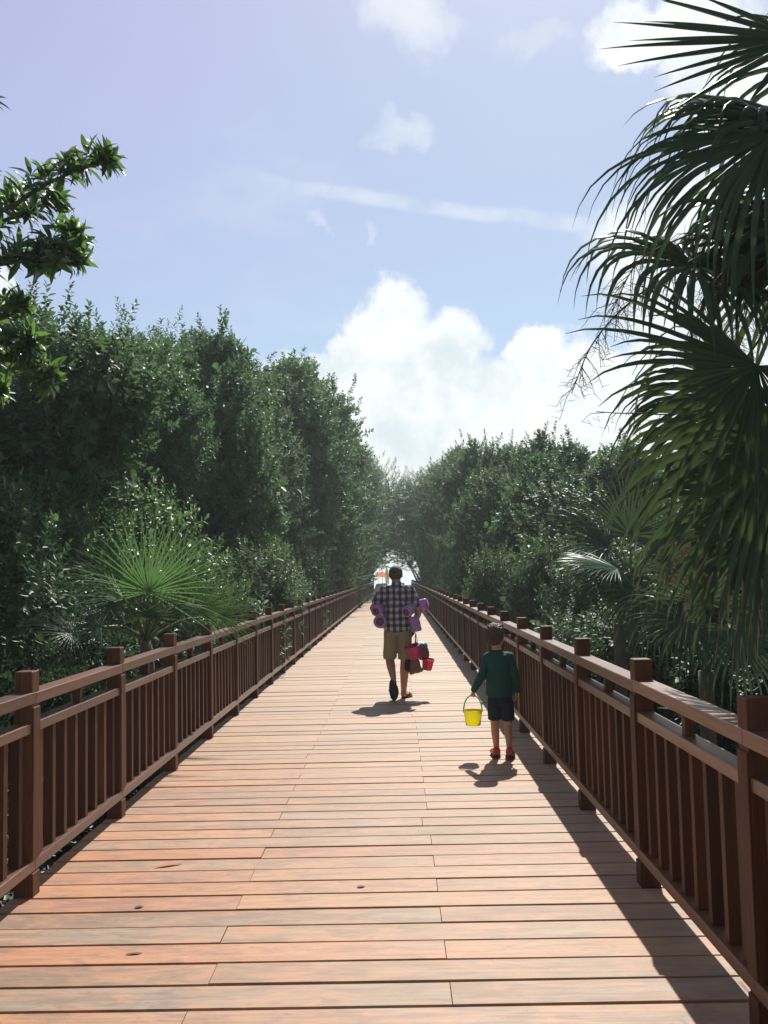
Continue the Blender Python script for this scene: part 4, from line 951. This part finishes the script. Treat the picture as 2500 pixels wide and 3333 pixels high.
for u0, v0, u1, v1, lab in ((1215, 1855, 1233, 1846, 'grey wooden post with a slanting beam left of the umbrellas'), (1276, 1853, 1259, 1842, 'grey wooden post with a slanting beam just left of the head of the man')):
    a_, b_ = at(u0, v0, 92), at(u1, v1, 92); rt = empty('wooden_frame', (a_.x, 92, -.45), label=lab, cat='wooden frame')
    q = MB(); q.tube([(0, 0, 0), (0, 0, a_.z+.5)], .06, 8); q.build('post', M['grey_wood'], rt)
    q = MB(); q.tube([(0, 0, a_.z+.45), tuple(b_-Vector((a_.x, 92, -.45)))], .05, 8); q.build('beam', M['grey_wood'], rt)
def lounger(x, y, rz, label):
    rt = empty('beach_chair', (x, y, -.44), rz, label=label, cat='beach chair', group='beach chairs at the end of the boardwalk')
    q = MB(); q.box(-.32, .32, -.2, 1.1, .42, .47); q.build('seat', M['grey_wood'], rt)
    q = MB(); q.add([(-.32, -.2, .48), (.32, -.2, .48), (.32, -.75, 1.25), (-.32, -.75, 1.25), (-.32, -.16, .50), (.32, -.16, .50), (.32, -.71, 1.28), (-.32, -.71, 1.28)], [(0, 1, 2, 3), (7, 6, 5, 4), (0, 4, 5, 1), (1, 5, 6, 2), (2, 6, 7, 3), (3, 7, 4, 0)]); q.build('backrest', M['grey_wood'], rt)
    for x_ in (-.29, .29):
        for y_ in (-.15, 1.05):
            q = MB(); q.box(x_-.025, x_+.025, y_-.025, y_+.025, 0, .419); q.build('leg', M['grey_wood'], rt)
lounger(-2.0, 84, .6, 'grey wooden beach chair at the left behind the end of the boardwalk')
lounger(-.9, 86, -.5, 'grey wooden beach chair under the closed umbrella')
lounger(.2, 85, .3, 'grey wooden beach chair hidden mostly behind the man')

# ------------------------------------------------------------------ small things on the planks
M['dry_leaf'] = simple('dry_leaf', (.42, .13, .05), .6, .4, None, .3, 30)
M['brown_leaf'] = simple('brown_leaf', (.12, .06, .04), .7, .3, None, .3, 30)
def litter(u, v, L, W, rz, m_, label):
    d = CF+CR*((u-1250)/FOC)-CU*((v-1666.5)/FOC); p_ = Vector((0, 0, EYE))+d*(-EYE/d.z)
    n = 7; V = []; F = []
    for k in range(n):
        s_ = k/(n-1); w_ = W/2*math.sin(math.pi*min(.98, s_*.94+.03))**.8; y_ = (s_-.5)*L; zz = .0012+.0022*math.sin(s_*3.1)
        V += [(-w_, y_, zz+.0014), (0, y_, zz), (w_, y_, zz+.0010)]
    for k in range(n-1): F += [(k*3, k*3+1, k*3+4, k*3+3), (k*3+1, k*3+2, k*3+5, k*3+4)]
    V += [(x_, y_, z_-.0008) for x_, y_, z_ in V]; F += [tuple(i+3*n for i in f[::-1]) for f in F]
    me = bpy.data.meshes.new('fallen_leaf'); me.from_pydata(V, [], F); me.update()
    o = link('fallen_leaf', me, M[m_], None, True, label=label, cat='leaf', group='fallen leaves on the planks'); o.location = (p_.x, p_.y, .003); o.rotation_euler = (0, 0, rz)
litter(548, 2818, .16, .030, -1.15, 'dry_leaf', 'orange dry leaf lying on the planks near the left railing')
litter(452, 2955, .045, .025, -1.2, 'brown_leaf', 'dark brown leaf on the planks, the one nearest the left railing')
litter(436, 3108, .07, .016, -1.4, 'brown_leaf', 'dark curled leaf on a greyish plank at the lower left')
litter(1175, 2889, .045, .025, -1.2, 'brown_leaf', 'dark brown leaf on the planks in the middle of the walk')
0 and litter(968, 3022, .04, .022, -1.2, 'brown_leaf', 'tiny brown leaf at a gap between planks below the middle')
0 and litter(1150, 2400, .05, .03, .4, 'brown_leaf', 'small brown leaf on the planks behind the man')

# ------------------------------------------------------------------ air
bm = bmesh.new(); bmesh.ops.create_cube(bm, size=1)
for v_ in bm.verts: v_.co = Vector((v_.co.x*90, 55+v_.co.y*170, 6.0+v_.co.z*19))
me = bpy.data.meshes.new('haze'); bm.to_mesh(me); bm.free()
m = bpy.data.materials.new('air'); m.use_nodes = True; t = NT(m.node_tree); t.n.clear()
pv = t.new('ShaderNodeVolumePrincipled'); pv.inputs['Color'].default_value = (.80, .92, .92, 1); pv.inputs['Density'].default_value = .0013; pv.inputs['Anisotropy'].default_value = .2
o_ = t.new('ShaderNodeOutputMaterial'); t.l.new(pv.outputs[0], o_.inputs['Volume'])
link('haze', me, m, kind='stuff')
